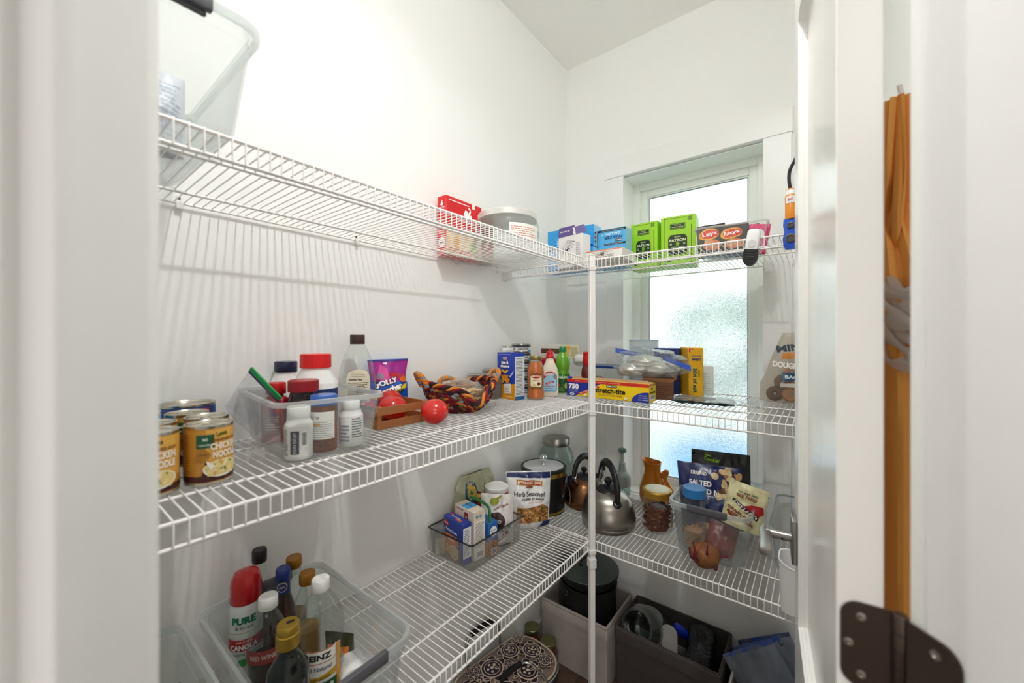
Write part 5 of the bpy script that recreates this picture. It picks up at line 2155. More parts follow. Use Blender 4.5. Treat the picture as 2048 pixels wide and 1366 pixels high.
bm, S = pouch(.215, .232, .042, 41, 26, 28, .016, .8, .3, wf=lambda v: 1 - .25 * max(0, v - .6) / .4 + .05 * math.sin(v * 17))
obj('bag_film', bm, mat('pale_green_film', 'b4b596', .3, spec=.6, var=.12, vscale=25), t)
p = Print(S, .01, .001)
p.ell(-.035, .165, .034, .040, '2c5a6c')
p.ell(-.035, .165, .025, .030, 'c9b47a')
p.ell(-.035, .165, .017, .021, 'd8a82c')
p.ell(-.035, .165, .008, .010, '3f7a4a')
p.text('CIRCLE', -.035, .199, .036, .008, 'e8e0c4', .03, 0, .004)
rnd = random.Random(6)
for i in range(60):
    p.ell(.045 + rnd.gauss(0, .02), .15 + rnd.gauss(0, .022), .005, .0016, rnd.choice(('e9e6da', 'd8d2bc', 'f2f0e8')), 6, rot=rnd.uniform(0, 180), nl=i % 10 == 0)
p.done(t)
# stuffing bag
t = thing('stuffing_bag', 'white and navy bag of seasoned stuffing cubes beside the ice bucket', 'bag', (-.632, -.186, SZ), -46, -6)
bm, S = pouch(.19, .218, .085, 51, 28, 30, .010, .6, .05, wf=lambda v: .86 + .14 * v)
obj('bag_film', bm, mat('white_bag_gloss', 'e6e6e6', .28, spec=.6), t)
p = Print(lambda u, v: S(u * 1.06, v * .835), .009, .001)
p.poly([(-.086, .236), (.086, .226), (.0865, .255), (-.0865, .257)], '16245c')
p.poly([(-.05, .200), (.05, .192), (.052, .216), (.0, .222), (-.05, .224)], 'b8862c')
p.poly([(-.047, .203), (.047, .195), (.049, .214), (.0, .219), (-.047, .221)], '9c1c20')
p.text('PEPPERIDGE FARM', .0, .209, .088, .013, 'f4e4c4', .04, -3)
p.ell(.0, .190, .014, .006, '8a4a24')
p.text('Herb Seasoned', .0, .160, .118, .022, '2a2420', .02, -3)
p.text('CUBED STUFFING', .012, .136, .085, .010, '3a3430', .03, -3)
p.text('Seasoned with herbs', .02, .122, .06, .004, 'b84a3c', .01)
win = [(-.055, .03), (.07, .03), (.072, .09), (.05, .112), (.01, .1), (-.05, .1)]
p.poly(win, '9a6a34')
rnd = random.Random(16)
for i in range(110):
    u, v = rnd.uniform(-.05, .066), rnd.uniform(.034, .1)
    s = rnd.uniform(.003, .006)
    a = rnd.uniform(0, 90)
    p.ell(u, v, s * 1.3, s, rnd.choice(('c08a4a', '7a4a20', 'd8a868', '5c3a1c', 'b07838', '3a4a1c')), 4, rot=a, nl=i % 12 == 0)
p.poly([(.03, .006), (.075, .008), (.075, .03), (.05, .03)], '16245c')
p.done(t)

# ice bucket
t = thing('ice_bucket', 'black ice bucket with gold bands, clear lid and chrome knob', 'ice bucket', (-.455, -.140, SZ), -45)
bl = mat('black_vinyl', '0e0e10', .32, bump=.2, bscale=400)
brass = mat('brass', 'c9a64c', .2, 1.)
bm = B()
lathe(bm, [(.094, 0), (.094, .012), (.096, .013), (.099, .165), (.099, .172)], 56)
obj('body', bm, bl, t)
for z0, z1, r in ((.004, .014, .0965), (.163, .182, .1015)):
    bm = B()
    lathe(bm, [(r - .004, z0), (r, z0), (r, z1), (r - .004, z1)], 56, cap0=False, cap1=False)
    obj('gold_band', bm, brass, t)
bm = B()
lathe(bm, [(.098, .180), (.1025, .182), (.1035, .188), (.1025, .194), (.092, .196), (.090, .190)], 56, cap0=False, cap1=False)
lid = obj('lid_ring', bm, blackp, t)
bm = B()
lathe(bm, [(.0915, .189), (.0915, .194), (.03, .197), (0, .1975)], 56)
obj('lid_disc', bm, mat('milky_lid', 'd9dbde', .15, coat=.4), t)
bm = B()
lathe(bm, [(.011, .1975), (.008, .200), (.006, .208), (.008, .213), (.0125, .217), (.0165, .226), (.0165, .232), (.0125, .240), (.006, .2435), (0, .244)], 32)
obj('knob', bm, chrome, t)
for s in (-1, 1):
    bm = B()
    lathe(bm, [(.012, 0), (.012, .004), (.007, .008), (0, .009)], 20)
    obj('handle_stud', bm, chrome, t, loc=(s * .098, 0, .115), rot=(0, 90 * s, 0))
bm = B()
tube(bm, spline([(-.104, 0, .115), (-.112, -.02, .06), (-.095, -.075, .018), (0, -.125, .006), (.095, -.075, .030), (.116, -.02, .075), (.104, 0, .115), (.108, -.002, .15)], 8), .0028, 8)
obj('bail_handle', bm, chrome, t)
# tall glass jar
pr = [(.070, 0), (.084, .006), (.088, .02), (.088, .17), (.084, .195), (.070, .222), (.064, .232), (.064, .246)]
t = jar('glass_jar', 'tall empty glass jar with a silver lid in the shelf corner', 'jar', (-.262, -.090, SZ), pr, clear('thick_glass', 'e6f0ee', .04, 'cfe0dc', .03, .35), [(.066, .240), (.067, .243), (.067, .272), (.064, .276), (.03, .277), (0, .277)], mat('galvanised_lid', '9c9a94', .3, 1.), seg=56)
# ================================================================ lowest shelf: kettles and jars before the window
def kettle(label, loc, rz, body, s=1., cap_open=False):
    t = thing('kettle', label, 'kettle', loc, rz)
    t.scale = (s, s, s)
    bm = B()
    lathe(bm, [(.094, 0), (.097, .003), (.1, .008), (.1015, .016), (.1005, .019), (.1035, .024), (.1035, .04), (.100, .062), (.0925, .088), (.081, .108), (.066, .124), (.050, .134), (.047, .136)], 64, cap1=False)
    obj('body', bm, body, t)
    bm = B()
    lathe(bm, [(.048, .133), (.049, .1365), (.046, .140), (.034, .147), (.018, .151), (0, .152)], 48)
    lid = obj('lid', bm, blackp, t)
    bm = B()
    lathe(bm, [(.006, .150), (.006, .158), (.012, .162), (.0155, .170), (.0145, .178), (.009, .183), (0, .184)], 28)
    obj('lid_knob', bm, blackp, lid)
    bm = B()
    tube(bm, [(.062, 0, .105), (.085, 0, .128), (.104, 0, .146)], [.024, .019, .0155], 20)
    sp = obj('spout', bm, body, t)
    bm = B()
    tube(bm, [(.098, 0, .141), (.108, 0, .150), (.114, 0, .156)], [.0185, .0185, .012], 20)
    obj('whistle_cap', bm, blackp, sp)
    bm = B()
    pts = spline([(-.074, 0, .110), (-.080, 0, .132), (-.078, 0, .165), (-.058, 0, .208), (-.020, 0, .235), (.022, 0, .236), (.056, 0, .215), (.074, 0, .182), (.080, 0, .155)], 6)
    n = len(pts)
    tube(bm, pts, [.0125 + .004 * math.sin(math.pi * i / n) for i in range(n)], 14, flat=.72)
    h = obj('handle', bm, blackp, t)
    bm = B()
    tube(bm, spline([(.050, 0, .200), (.066, 0, .182), (.072, 0, .155), (.078, 0, .135)], 5), .0075, 10, flat=1.4)
    obj('trigger', bm, chrome, h)
    bm = B()
    lathe(bm, [(.017, 0), (.017, .006), (.012, .010), (0, .010)], 24)
    obj('handle_foot', bm, blackp, t, loc=(-.076, 0, .108), rot=(0, -40, 0))
    return t


brush = mat('brushed_steel', 'a39e96', .3, 1., bump=.05, bscale=300, aniso=.5)
copper = mat('tarnished_copper', '8a6244', .3, 1., var=.3, vscale=12)
kettle('brushed steel kettle with a black arched handle right behind the post', (-.420, -.440, SZ), 48, brush, 1.06)
kettle('copper coloured kettle with a black handle behind the steel kettle', (-.300, -.265, SZ), 170, copper, .93)
# food chopper
t = thing('food_chopper', 'pale grey plunger food chopper standing by the window trim', 'chopper', (-.075, -.360, SZ), -70)
cg = mat('chopper_grey', 'a9b3b0', .4)
bm = B()
lathe(bm, [(.036, 0), (.038, .003), (.038, .045), (.036, .048)], 40)
obj('clear_cup', bm, clear('chopper_cup', 'd9ecea', .25, 'c4dcda', .1, .3), t)
bm = B()
lathe(bm, [(.0385, .040), (.0405, .046), (.0405, .085), (.036, .098), (.026, .108), (.0215, .112)], 40)
obj('chopper_body', bm, cg, t)
bm = B()
lathe(bm, [(.022, .110), (.020, .118), (.014, .148), (.014, .152)], 32)
obj('neck', bm, cg, t)
bm = B()
lathe(bm, [(.009, .150), (.008, .155), (.008, .205)], 20)
obj('plunger_rod', bm, cg, t)
bm = B()
lathe(bm, [(.010, .202), (.019, .208), (.020, .216), (.017, .222), (.008, .225), (0, .225)], 28)
obj('plunger_knob', bm, mat('knob_grey_green', '5f7474', .45), t)
for x in (-.012, .012):
    bm = B()
    lathe(bm, [(.006, 0), (.006, .002), (.004, .003), (0, .002)], 14)
    obj('button', bm, cg, t, loc=(x, -.037, .088), rot=(80, 0, 0))
# orange pitcher
t = thing('pitcher', 'glossy orange ceramic pitcher with a ring handle before the window', 'pitcher', (-.080, -.510, SZ), -84)
og = mat('orange_glaze', 'd07a12', .18, coat=.5, var=.12, vscale=10, bump=.1, bscale=50)
bm = B()
lathe(bm, [(.048, 0), (.055, .004), (.060, .03), (.058, .07), (.048, .105), (.0385, .135), (.036, .155), (.038, .176), (.0405, .187), (.0385, .189), (.034, .176), (.033, .155), (.045, .10), (.055, .06), (.055, .02), (0, .01)], 48, cap0=True, cap1=False)
for v in bm.verts:          # poured lip to the left, raised back edge to the right
    f = max(0, (v.co.z - .15) / .04)
    if v.co.x < 0:
        v.co.x -= f * .010 * (-v.co.x / .04)
        v.co.z += f * .010 * (-v.co.x / .04)
obj('body', bm, og, t)
bm = B()
tube(bm, spline([(.036, 0, .125), (.052, 0, .142), (.064, 0, .152), (.060, 0, .135), (.056, 0, .118), (.070, 0, .09), (.088, 0, .058), (.086, 0, .03), (.070, 0, .012), (.052, 0, .012)], 6), .0105, 12)
obj('handle', bm, og, t)
# pecan jar
pr = [(.050, 0), (.057, .005), (.058, .02), (.058, .105), (.054, .12), (.050, .130), (.050, .138)]
nutm = mat('pecan', '6a3018', .45, var=.35, vscale=50)
t = jar('nut_jar', 'square-shouldered clear jar of pecans with a gold lid', 'jar', (-.335, -.612, SZ), pr, glassm, [(.055, .134), (.0575, .136), (.0575, .158), (.054, .162), (.045, .163)], mat('gold_lid_bright', 'b58a2c', .35, .5), -60, seg=44)
bm = B()
lathe(bm, [(.0455, .1632), (.044, .1642), (0, .1645)], 40)
obj('lid_label', bm, mat('pale_lid_label', 'd9dcc4', .5), t)
bm = B()
rnd = random.Random(77)
for i in range(190):
    a = rnd.uniform(0, 6.283)
    q = .047 * math.sqrt(rnd.uniform(.45, 1))
    z = .010 + .085 * rnd.random()
    n = len(bm.verts)
    blob(bm, (0, 0, 0), .0115, i, 1, .35, 3, (1.2, .6, .5))
    bm.verts.ensure_lookup_table()
    M = Matrix.Translation((q * math.cos(a), q * math.sin(a), z)) @ Matrix.Rotation(rnd.uniform(0, 6), 4, 'Z') @ Matrix.Rotation(rnd.uniform(-1.2, 1.2), 4, 'X')
    for v in bm.verts[n:]:
        v.co = M @ v.co
lathe(bm, [(0, .006), (.044, .008), (.044, .09), (0, .095)], 20)
obj('pecans', bm, nutm, t, kind='stuff')
p = Print(cyl_S(.0585, 0, -60), .008)
p.rect(.02, .02, .05, .09, 'd9d4c8')
p.lines(.022, .025, .048, .085, 12, '5a5048', .4)
p.done(t)

# tote of snacks at the right
TC = (-.292, -.828)
tote('frosted tote of nuts and beef sticks on the lowest window shelf', (TC[0], TC[1], SZ), -90)
# jar with blue lid
pr = [(.034, 0), (.039, .004), (.040, .02), (.040, .145), (.037, .170), (.034, .18), (.034, .195)]
t = jar('snack_jar', 'clear jar of crumbled nuts with a blue lid at the front of the snack tote', 'jar', (-.402, -.768, NZ), pr, frost2, ribbed_cap(.0395, .190, .222, 40), mat('sky_blue_plastic', '2f7fc4', .35), -70, seg=40)
bm = B()
rnd = random.Random(5)
for i in range(110):
    a, q, z = rnd.uniform(0, 6.3), .029 * math.sqrt(rnd.uniform(.4, 1)), .008 + .062 * rnd.random()
    blob(bm, (q * math.cos(a), q * math.sin(a), z), .0068, i, 1, .4, 3)
lathe(bm, [(0, .004), (.027, .006), (.027, .066), (0, .07)], 16)
obj('crumbled_nuts', bm, mat('crumbled_nut', 'b98a58', .7, var=.3, vscale=80), t, kind='stuff')
# navy nut pouch
t = thing('nut_pouch', 'navy pouch of salted mixed nuts standing in the snack tote', 'pouch', (-.330, -.800, NZ + .02), -80, -16)
bm, S = pouch(.225, .262, .085, 61, 30, 32, .008, .7, .05, wf=lambda v: .76 + .26 * v)
obj('pouch_skin', bm, mat('navy_pouch', '14205c', .28, spec=.6), t)
p = Print(S, .009, .0008)
p.text('KIRKLAND', -.034, .226, .056, .014, 'f2f0ea', .04)
p.text('EXTRA FANCY', -.034, .209, .060, .010, '5a6fb4', .0)
p.text('SALTED', -.028, .190, .078, .020, 'f2f2f2', .04)
p.text('MIXED NUTS', .010, .162, .140, .020, 'f2f2f2', .04)
p.text('AND MACADAMIAS', .025, .146, .11, .005, 'c9d0e8', .02)
nutc = ('c9a06c', 'e2c79a', '8a5a34', 'b07a48', 'd8b480', '6a4428')
rnd = random.Random(21)
for i in range(30):
    u, v = .070 + rnd.gauss(0, .018), .19 + rnd.uniform(-.05, .055)
    p.ell(u, v, rnd.uniform(.010, .016), rnd.uniform(.007, .011), rnd.choice(nutc), 10, rot=rnd.uniform(0, 180), nl=i % 3 == 0)
for u, v in ((.022, .222), (.036, .150)):
    p.ell(u, v, .013, .013, 'd9c29a', 14)
    p.ell(u - .003, v + .003, .008, .007, 'ead9b8', 12)
p.poly([(-.05, .0), (.075, .0), (.075, .052), (.04, .06), (-.04, .05)], '8a5e38')
for i in range(24):
    p.ell(rnd.uniform(-.04, .068), rnd.uniform(.008, .048), .009, .006, rnd.choice(nutc), 8, rot=rnd.uniform(0, 180), nl=i % 4 == 0)
p.done(t)
t = thing('trail_pouch', 'black pouch with lime lettering behind the navy nut pouch', 'pouch', (-.185, -.815, NZ + .01), -80, -8)
bm, S = pouch(.215, .292, .06, 71, 26, 30, .010, .7, .05)
obj('pouch_skin', bm, mat('black_pouch', '14181a', .3, spec=.6), t)
p = Print(S, .009, .0008)
p.text('Get', -.045, .276, .026, .014, '9fd42c', .04, -6)
p.text("Cookin'", -.030, .257, .060, .015, '9fd42c', .04, -6)
p.done(t)
# beef stick bag
t = thing('beef_stick_bag', 'cream bag of grass fed beef sticks leaning out of the snack tote', 'bag', (-.400, -.912, NZ + .115), -86, -10, 12)
bm, S = pouch(.120, .150, .045, 81, 24, 26, .009, .7, .08)
obj('bag_skin', bm, mat('cream_bag', 'e6dfae', .35, var=.06, vscale=14), t)
p = Print(S, .008, .0008)
p.text('GRASS FED', .002, .120, .06, .007, '4a4a34', .02)
p.text('SEE FEED', .0, .108, .062, .011, '9a5c3a', .04)
p.poly([(-.01, .075), (.02, .090), (.052, .094), (.058, .072), (.045, .060), (.01, .062)], 'b01c24')
p.poly([(-.040, .084), (-.036, .094), (.046, .058), (.042, .044)], '2a1c18')
p.text('KIRKLAND', .003, .069, .082, .010, 'f4efe4', .04, -23)
p.text('GRASS-FED', -.01, .050, .082, .009, '8a3a24', .04, -18)
p.text('BEEF STICK', -.004, .036, .086, .010, '8a3a24', .04, -16)
p.poly([(-.048, .046), (-.02, .034), (-.022, .024), (-.034, .032)], '9a3c24')
p.done(t)
t = thing('jerky_packet', 'dark red jerky packet lying low in the snack tote', 'packet', (-.395, -.842, NZ), -88, -24, 12)
bm, S = pouch(.095, .105, .03, 19, 14, 16, .005)
obj('packet_skin', bm, mat('brick_red_film', '7c2420', .35), t)
t = thing('spread_jar', 'squat clear jar with a white lid at the back right of the snack tote', 'jar', (-.205, -.905, NZ), 0)
jar('', '', '', None, [(.038, 0), (.041, .004), (.041, .13), (.036, .14)], frost2, ribbed_cap(.041, .138, .158), whitep, t=t)
# sweet potato
t = thing('sweet_potato', 'sprouting brown sweet potato at the front of the window shelf', 'potato', (-.500, -.824, SZ + .038), -60)
bm = B()
blob(bm, (0, 0, 0), (.048), 3, 4, .16, 1.6, (1.0, .86, .84))
for v in bm.verts:
    v.co *= 1 + .012 * noise.noise(v.co * 160)
obj('flesh', bm, mat('potato_skin', '84502a', .5, var=.35, vscale=35, bump=.5, bscale=150), t)
sprm = mat('sprout_purple', '6a1030', .5)
for pts in ([(-.028, -.022, .0), (-.038, -.030, .010), (-.036, -.030, .03), (-.040, -.030, .05)], [(-.026, -.026, -.005), (-.036, -.036, .012), (-.030, -.036, .028)], [(-.03, -.02, .0), (-.044, -.024, .005), (-.048, -.022, .03)], [(-.004, -.030, .018), (-.006, -.036, .03), (-.004, -.036, .048)], [(.016, -.026, -.022), (.018, -.034, -.020), (.020, -.036, -.010)], [(.036, -.012, .005), (.048, -.014, .006), (.054, -.012, .010)]):
    bm = B()
    tube(bm, spline([[c * 1.22 for c in q] for q in pts], 5), [.0038 - .0018 * i / (5 * (len(pts) - 1)) for i in range(5 * (len(pts) - 1) + 1)], 7)
    obj('sprout', bm, sprm, t)
# clear bin on the right end and white caddy hooked on the shelf
t = thing('deep_bin', 'clear hard plastic bin at the right end of the lowest window shelf', 'bin', (-.235, -1.120, SZ), -90)
bm = open_bin(B(), .21, .33, .235, .36, .150, .002, .03, .004, .006)
obj('bin_shell', bm, frost2, t)
rim_band(t, .245, .370, .034, .151, .006, 'rim', clear('bin_rim_smoke', 'dfe6e4', .3, 'd4dcda', .1, .3))
bm = B()
rnd = random.Random(14)
for i in range(7):
    pts = [Vector((rnd.uniform(-.07, .07), rnd.uniform(-.14, .1), rnd.uniform(.01, .06))) for _ in range(3)]
    tube(bm, spline(pts, 5), .008, 6)
obj('crumpled_film', bm, film, t, kind='stuff')
t = thing('hanging_caddy', 'white plastic caddy hooked over the front rod beside the door lever', 'caddy', (-LB - .052, -1.098, .822), -90)
bm = open_bin(B(), .105, .075, .115, .088, .150, .002, .024, .0015, .003)
for v in bm.verts:       # scooped front edge
    if v.co.z > .10 and v.co.y < 0:
        v.co.z -= .03 * (-v.co.y / .044) * (v.co.z - .10) / .05 * max(0, min(1, (v.co.x + .06) / .08))
obj('caddy_shell', bm, mat('caddy_white', 'e9e9ea', .4), t)
for x in (-.03, .03):
    bm = B()
    tube(bm, [(x, .044, .13), (x, .050, .146), (x, .057, .152), (x, .063, .146), (x, .063, .13)], .003, 8)
    obj('hook', bm, whitep, t)

# ================================================================ floor
fabw = mat('oatmeal_linen', 'b5aca2', .9, bump=.6, bscale=500, var=.06, vscale=20)
fabi = mat('grey_lining', '6a6664', .9)
fabd = mat('dark_grey_felt', '4e4745', .92, bump=.5, bscale=500, var=.06, vscale=20)


def fabric_bin(label, x0, x1, y0, y1, h, m, name='fabric_bin', band=.062):
    cx, cy = (x0 + x1) / 2, (y0 + y1) / 2
    w, d = y1 - y0, x1 - x0       # local x runs along -y
    t = thing(name, label, 'storage bin', (cx, cy, 0), -90, group='fabric storage bins on the floor')
    bm = B()
    rloft(bm, [(w, d, .008, .002), (w + .006, d + .004, .010, h * .5), (w + .002, d + .002, .008, h), (w - .008, d - .008, .006, h), (w - .008, d - .008, .006, .010)], n=3)
    obj('bin_body', bm, m, t)
    bm = B()
    rloft(bm, [(w + .004, d + .004, .010, h - band), (w + .009, d + .009, .011, h - band + .001), (w + .009, d + .009, .011, h - .002), (w + .004, d + .004, .01, h + .0015), (w - .010, d - .010, .006, h + .0015), (w - .010, d - .010, .006, h - .03)], n=3, cap0=False, cap1=False)
    obj('folded_hem', bm, m, t)
    bm = B()
    k = (w + .0095, d + .0095, .011)
    tube(bm, [(x, y, h - .006) for x, y in rrect(*k, 3)], .0011, 5, closed=True)
    obj('hem_stitching', bm, fabi, t)
    return t


fabric_bin('pale linen bin holding cast iron pots, in the floor corner', -.318, -.022, -.385, -.040, .281, fabw)
fabric_bin('dark grey felt bin holding a glass jar, on the floor', -.275, -.010, -.828, -.412, .281, fabd)
fabric_bin('pale canvas bin of plastic bags at the right end of the floor row', -.270, -.012, -1.262, -.862, .262, fabw)
# cast iron pots in the linen bin
iron = mat('cast_iron', '2c2e2e', .48, .3, bump=.25, bscale=250)
PX, PY = -.170, -.220
t = thing('cast_iron_pot', 'black cast iron pot with side rings in the linen bin', 'pot', (PX, PY, .012), -40)
bm = B()
lathe(bm, [(.095, 0), (.11, .006), (.132, .10), (.138, .353), (.141, .357), (.141, .363), (.134, .363), (.128, .1), (.10, .02), (0, .018)], 56, cap0=True, cap1=False)
obj('pot_body', bm, iron, t)
for a in (20, 200):
    bm = B()
    tube(bm, [(.012 * math.cos(R(q)) * 1.6, 0, .012 * math.sin(R(q))) for q in range(0, 360, 24)], .0035, 8, closed=True)
    k = obj('ring_handle', bm, iron, t, loc=(.148 * math.cos(R(a)), .148 * math.sin(R(a)), .340), rot=(0, 0, a + 90))
t = thing('skillet', 'shallow cast iron skillet resting on the pot under the lid', 'pan', (PX, PY, .376), 10)
bm = B()
lathe(bm, [(.118, 0), (.132, .005), (.146, .040), (.149, .042), (.149, .046), (.143, .046), (.130, .010), (0, .008)], 56, cap0=True, cap1=False)
obj('pan_body', bm, iron, t)
t = thing('pot_lid', 'large round dark iron lid with a loop handle on top of the pots', 'lid', (PX, PY, .424), -35)
bm = B()
lathe(bm, [(.138, 0), (.148, 0), (.150, .004), (.148, .008), (.138, .010), (.10, .016), (.05, .020), (0, .021)], 64)
obj('lid_disc', bm, mat('iron_lid', '59625f', .36, .5, bump=.15, bscale=200), t)
bm = B()
tube(bm, spline([(-.042, 0, .018), (-.040, 0, .036), (-.024, 0, .050), (0, 0, .054), (.024, 0, .050), (.040, 0, .036), (.042, 0, .018)], 5), .0042, 10)
obj('loop_handle', bm, iron, t)
for s in (-1, 1):
    bm = B()
    lathe(bm, [(.014, .016), (.012, .021), (0, .022)], 18)
    obj('rivet_plate', bm, iron, t, loc=(s * .042, 0, 0))
# contents of the felt bin
t = thing('cookie_jar', 'big tipped clear glass jar in the dark felt bin', 'jar', (-.165, -.505, .250), 38, -38, -52)
bm = B()
lathe(bm, [(.0, -.085), (.07, -.085), (.085, -.075), (.090, -.03), (.088, .03), (.078, .058), (.066, .070), (.064, .085), (.069, .090), (.069, .096), (.062, .096), (.060, .072), (.074, .052), (.084, .02), (.085, -.03), (.08, -.07), (0, -.078)], 56, cap0=False, cap1=False)
obj('glass_body', bm, clear('jar_glass_dark', 'cdd6d4', .02, 'c4cfcc', .02, .2, gloss=2.), t)
bm = B()
lathe(bm, [(.024, 0), (.024, .0016), (0, .0016)], 28)
obj('sticker', bm, mat('grey_sticker', '8a8482', .6), t, loc=(.0885, .02, .0), rot=(0, 90, 0))
t = thing('marble_crock', 'black marbled cylinder lying tilted in the dark felt bin', 'crock', (-.150, -.735, .232), -64, 0, 0)
t.rotation_euler = (0, R(-104), R(8))
mar = bpy.data.materials.new('black_marble')
mar.use_nodes = True
nt = mar.node_tree
b = nt.nodes['Principled BSDF']
b.inputs['Roughness'].default_value = .22
tc = nt.nodes.new('ShaderNodeTexCoord')
nz = nt.nodes.new('ShaderNodeTexNoise')
nz.inputs['Scale'].default_value = 22
nz.inputs['Detail'].default_value = 8
nz.inputs['Distortion'].default_value = 1.6
cr = nt.nodes.new('ShaderNodeValToRGB')
cr.color_ramp.elements[0].position = .47
cr.color_ramp.elements[0].color = (.006, .007, .009, 1)
e = cr.color_ramp.elements.new(.505)
e.color = (.05, .055, .06, 1)
cr.color_ramp.elements[-1].position = .54
cr.color_ramp.elements[-1].color = (.008, .009, .011, 1)
nt.links.new(tc.outputs['Object'], nz.inputs['Vector'])
nt.links.new(nz.outputs['Fac'], cr.inputs['Fac'])
nt.links.new(cr.outputs[0], b.inputs['Base Color'])
bm = B()
lathe(bm, [(0, -.095), (.054, -.095), (.058, -.091), (.058, .091), (.056, .095), (.050, .095), (.049, .05), (0, .048)], 56, cap0=False, cap1=False)
obj('crock_body', bm, mar, t)
bm = B()
lathe(bm, [(.046, .049), (.046, .052), (0, .052)], 40)
obj('felt_pad', bm, mat('grey_pad', '77706c', .9), t)
t = thing('paper_bag_roll', 'pale cardboard tongue shaped sleeve standing in the dark felt bin', 'sleeve', (-.215, -.625, .135), -70, -22)
bm = B()
pts = [(-.034, 0), (.034, 0), (.036, .150)] + [(.036 * math.cos(R(a)), .150 + .028 * math.sin(R(a))) for a in range(10, 180, 15)] + [(-.036, .150)]
a = [bm.verts.new((x, -.003 - .012 * (x / .036) ** 2, z)) for x, z in pts]
b_ = [bm.verts.new((x, .003 - .012 * (x / .036) ** 2, z)) for x, z in pts]
ring_faces(bm, a, b_)
bm.faces.new(a)
bm.faces.new(b_[::-1])
bmesh.ops.recalc_face_normals(bm, faces=bm.faces)
obj('sleeve', bm, mat('pale_card', 'a8a29c', .7), t)
t = thing('ice_pack', 'bright blue plastic bit lying deep in the dark felt bin', 'ice pack', (-.110, -.640, .255), -60, 10, 30)
bm = B()
rloft(bm, [(.06, .03, .01, 0), (.07, .036, .012, .006), (.07, .036, .012, .024), (.05, .026, .01, .03)])
obj('pack', bm, mat('ice_blue', '1438b8', .35), t)
t = thing('steel_ring', 'small steel loop handle sticking up in the dark felt bin', 'handle', (-.238, -.588, .205), 20, 15)
bm = B()
tube(bm, [(.016 * math.cos(R(a)), 0, .02 + .034 * math.sin(R(a))) for a in range(0, 360, 20)], .0045, 10, closed=True)
obj('loop', bm, chrome, t)
t = thing('parts_box', 'black appliance base lying under the tipped jar in the felt bin', 'appliance', (-.150, -.560, .012), -90)
bm = B()
rloft(bm, [(.22, .20, .02, 0), (.23, .21, .025, .01), (.22, .20, .025, .10), (.18, .16, .03, .125)])
obj('base', bm, blackp, t)
# plastic bags in the canvas bin
bgm = clear('blue_zip_film', 'e2e6ec', .26, 'c4ccd8', .1, .25)
for i, (lb, x, y, z, rz, tl, ro) in enumerate((('folded blue tinted zipper bag poking out at the left of the canvas bin', -.222, -1.065, .150, -75, -20, -34), ('folded blue tinted zipper bag in the middle of the canvas bin', -.172, -1.070, .135, -75, -20, -30), ('folded blue tinted zipper bag behind, in the canvas bin', -.122, -1.080, .130, -75, -20, -26))):
    t = thing('zipper_bag', lb, 'bag', (x, y, z), rz, tl, ro, 'zipper bags in the canvas bin')
    bm, S = pouch(.20, .27, .03, 90 + i, 20, 22, .008)
    obj('bag_film', bm, bgm, t)
    bm = B()
    box(bm, -.098, .098, -.002, .002, .256, .270, .001)
    obj('zip_strip', bm, mat('zip_navy', '2a4a9a', .4), t)
t = thing('net_bag', 'red net produce bag at the right of the canvas bin', 'bag', (-.145, -1.165, .13), -80)
bm = B()
blob(bm, (0, 0, .07), .062, 9, 2, .25, 2.4, (1, .8, 1.1))
obj('produce', bm, mat('dark_red_produce', '6c1a18', .6), t)
bm = B()
d = bmesh.ops.create_icosphere(bm, subdivisions=3, radius=.066)
for v in bm.verts:
    v.co = Vector((v.co.x, v.co.y * .8, v.co.z * 1.1)) * (1 + .25 * noise.noise(v.co.normalized() * 2.4 + Vector((9 * 5.3, 9, 18.9)))) + Vector((0, 0, .07))
es = [(e.verts[0].co.copy(), e.verts[1].co.copy()) for e in bm.edges]
bm.free()
bm = B()
for a_, b_ in es[::2]:
    tube(bm, [a_, b_], .0011, 4)
obj('net', bm, mat('red_net', 'c81c1c', .5), t, kind='stuff')

# ---- sauce jars on the floor
for lb, x, y, rz in (('large jar of red sauce with a green gold lid beside the linen bin', -.425, -.148, -40), ('jar of red sauce with a green gold lid near the left wall, behind the other', -.400, -.040, -40)):
    pr = [(.042, 0), (.047, .006), (.047, .125), (.043, .145), (.036, .158), (.034, .172)]
    ip = [(0, .004), (.0455, .007), (.0455, .123), (.041, .143), (.033, .158), (0, .16)]
    t = jar('pasta_sauce_jar', lb, 'jar', (x, y, .0), pr, glassm, ribbed_cap(.037, .166, .182), mat('green_gold_lid', '7a7a52', .35, .7), rz, 'red sauce jars on the floor', 40, inner=ip, inm=mat('red_sauce', '5c1a0c', .3, var=.3, vscale=40))
    p = Print(cyl_S(.0474, 0), .006)
    p.rect(-.03, .03, .035, .115, '3a4420')
    p.ell(.0, .085, .026, .018, '8a1c14')
    p.text('CLASSIC', .002, .088, .044, .010, 'e4d4a8', .03, 14)
    p.poly([(-.02, .045), (.02, .06), (.028, .075), (-.01, .066)], 'b0301c')
    p.ell(.012, .05, .012, .008, '4a7a34')
    p.done(t)

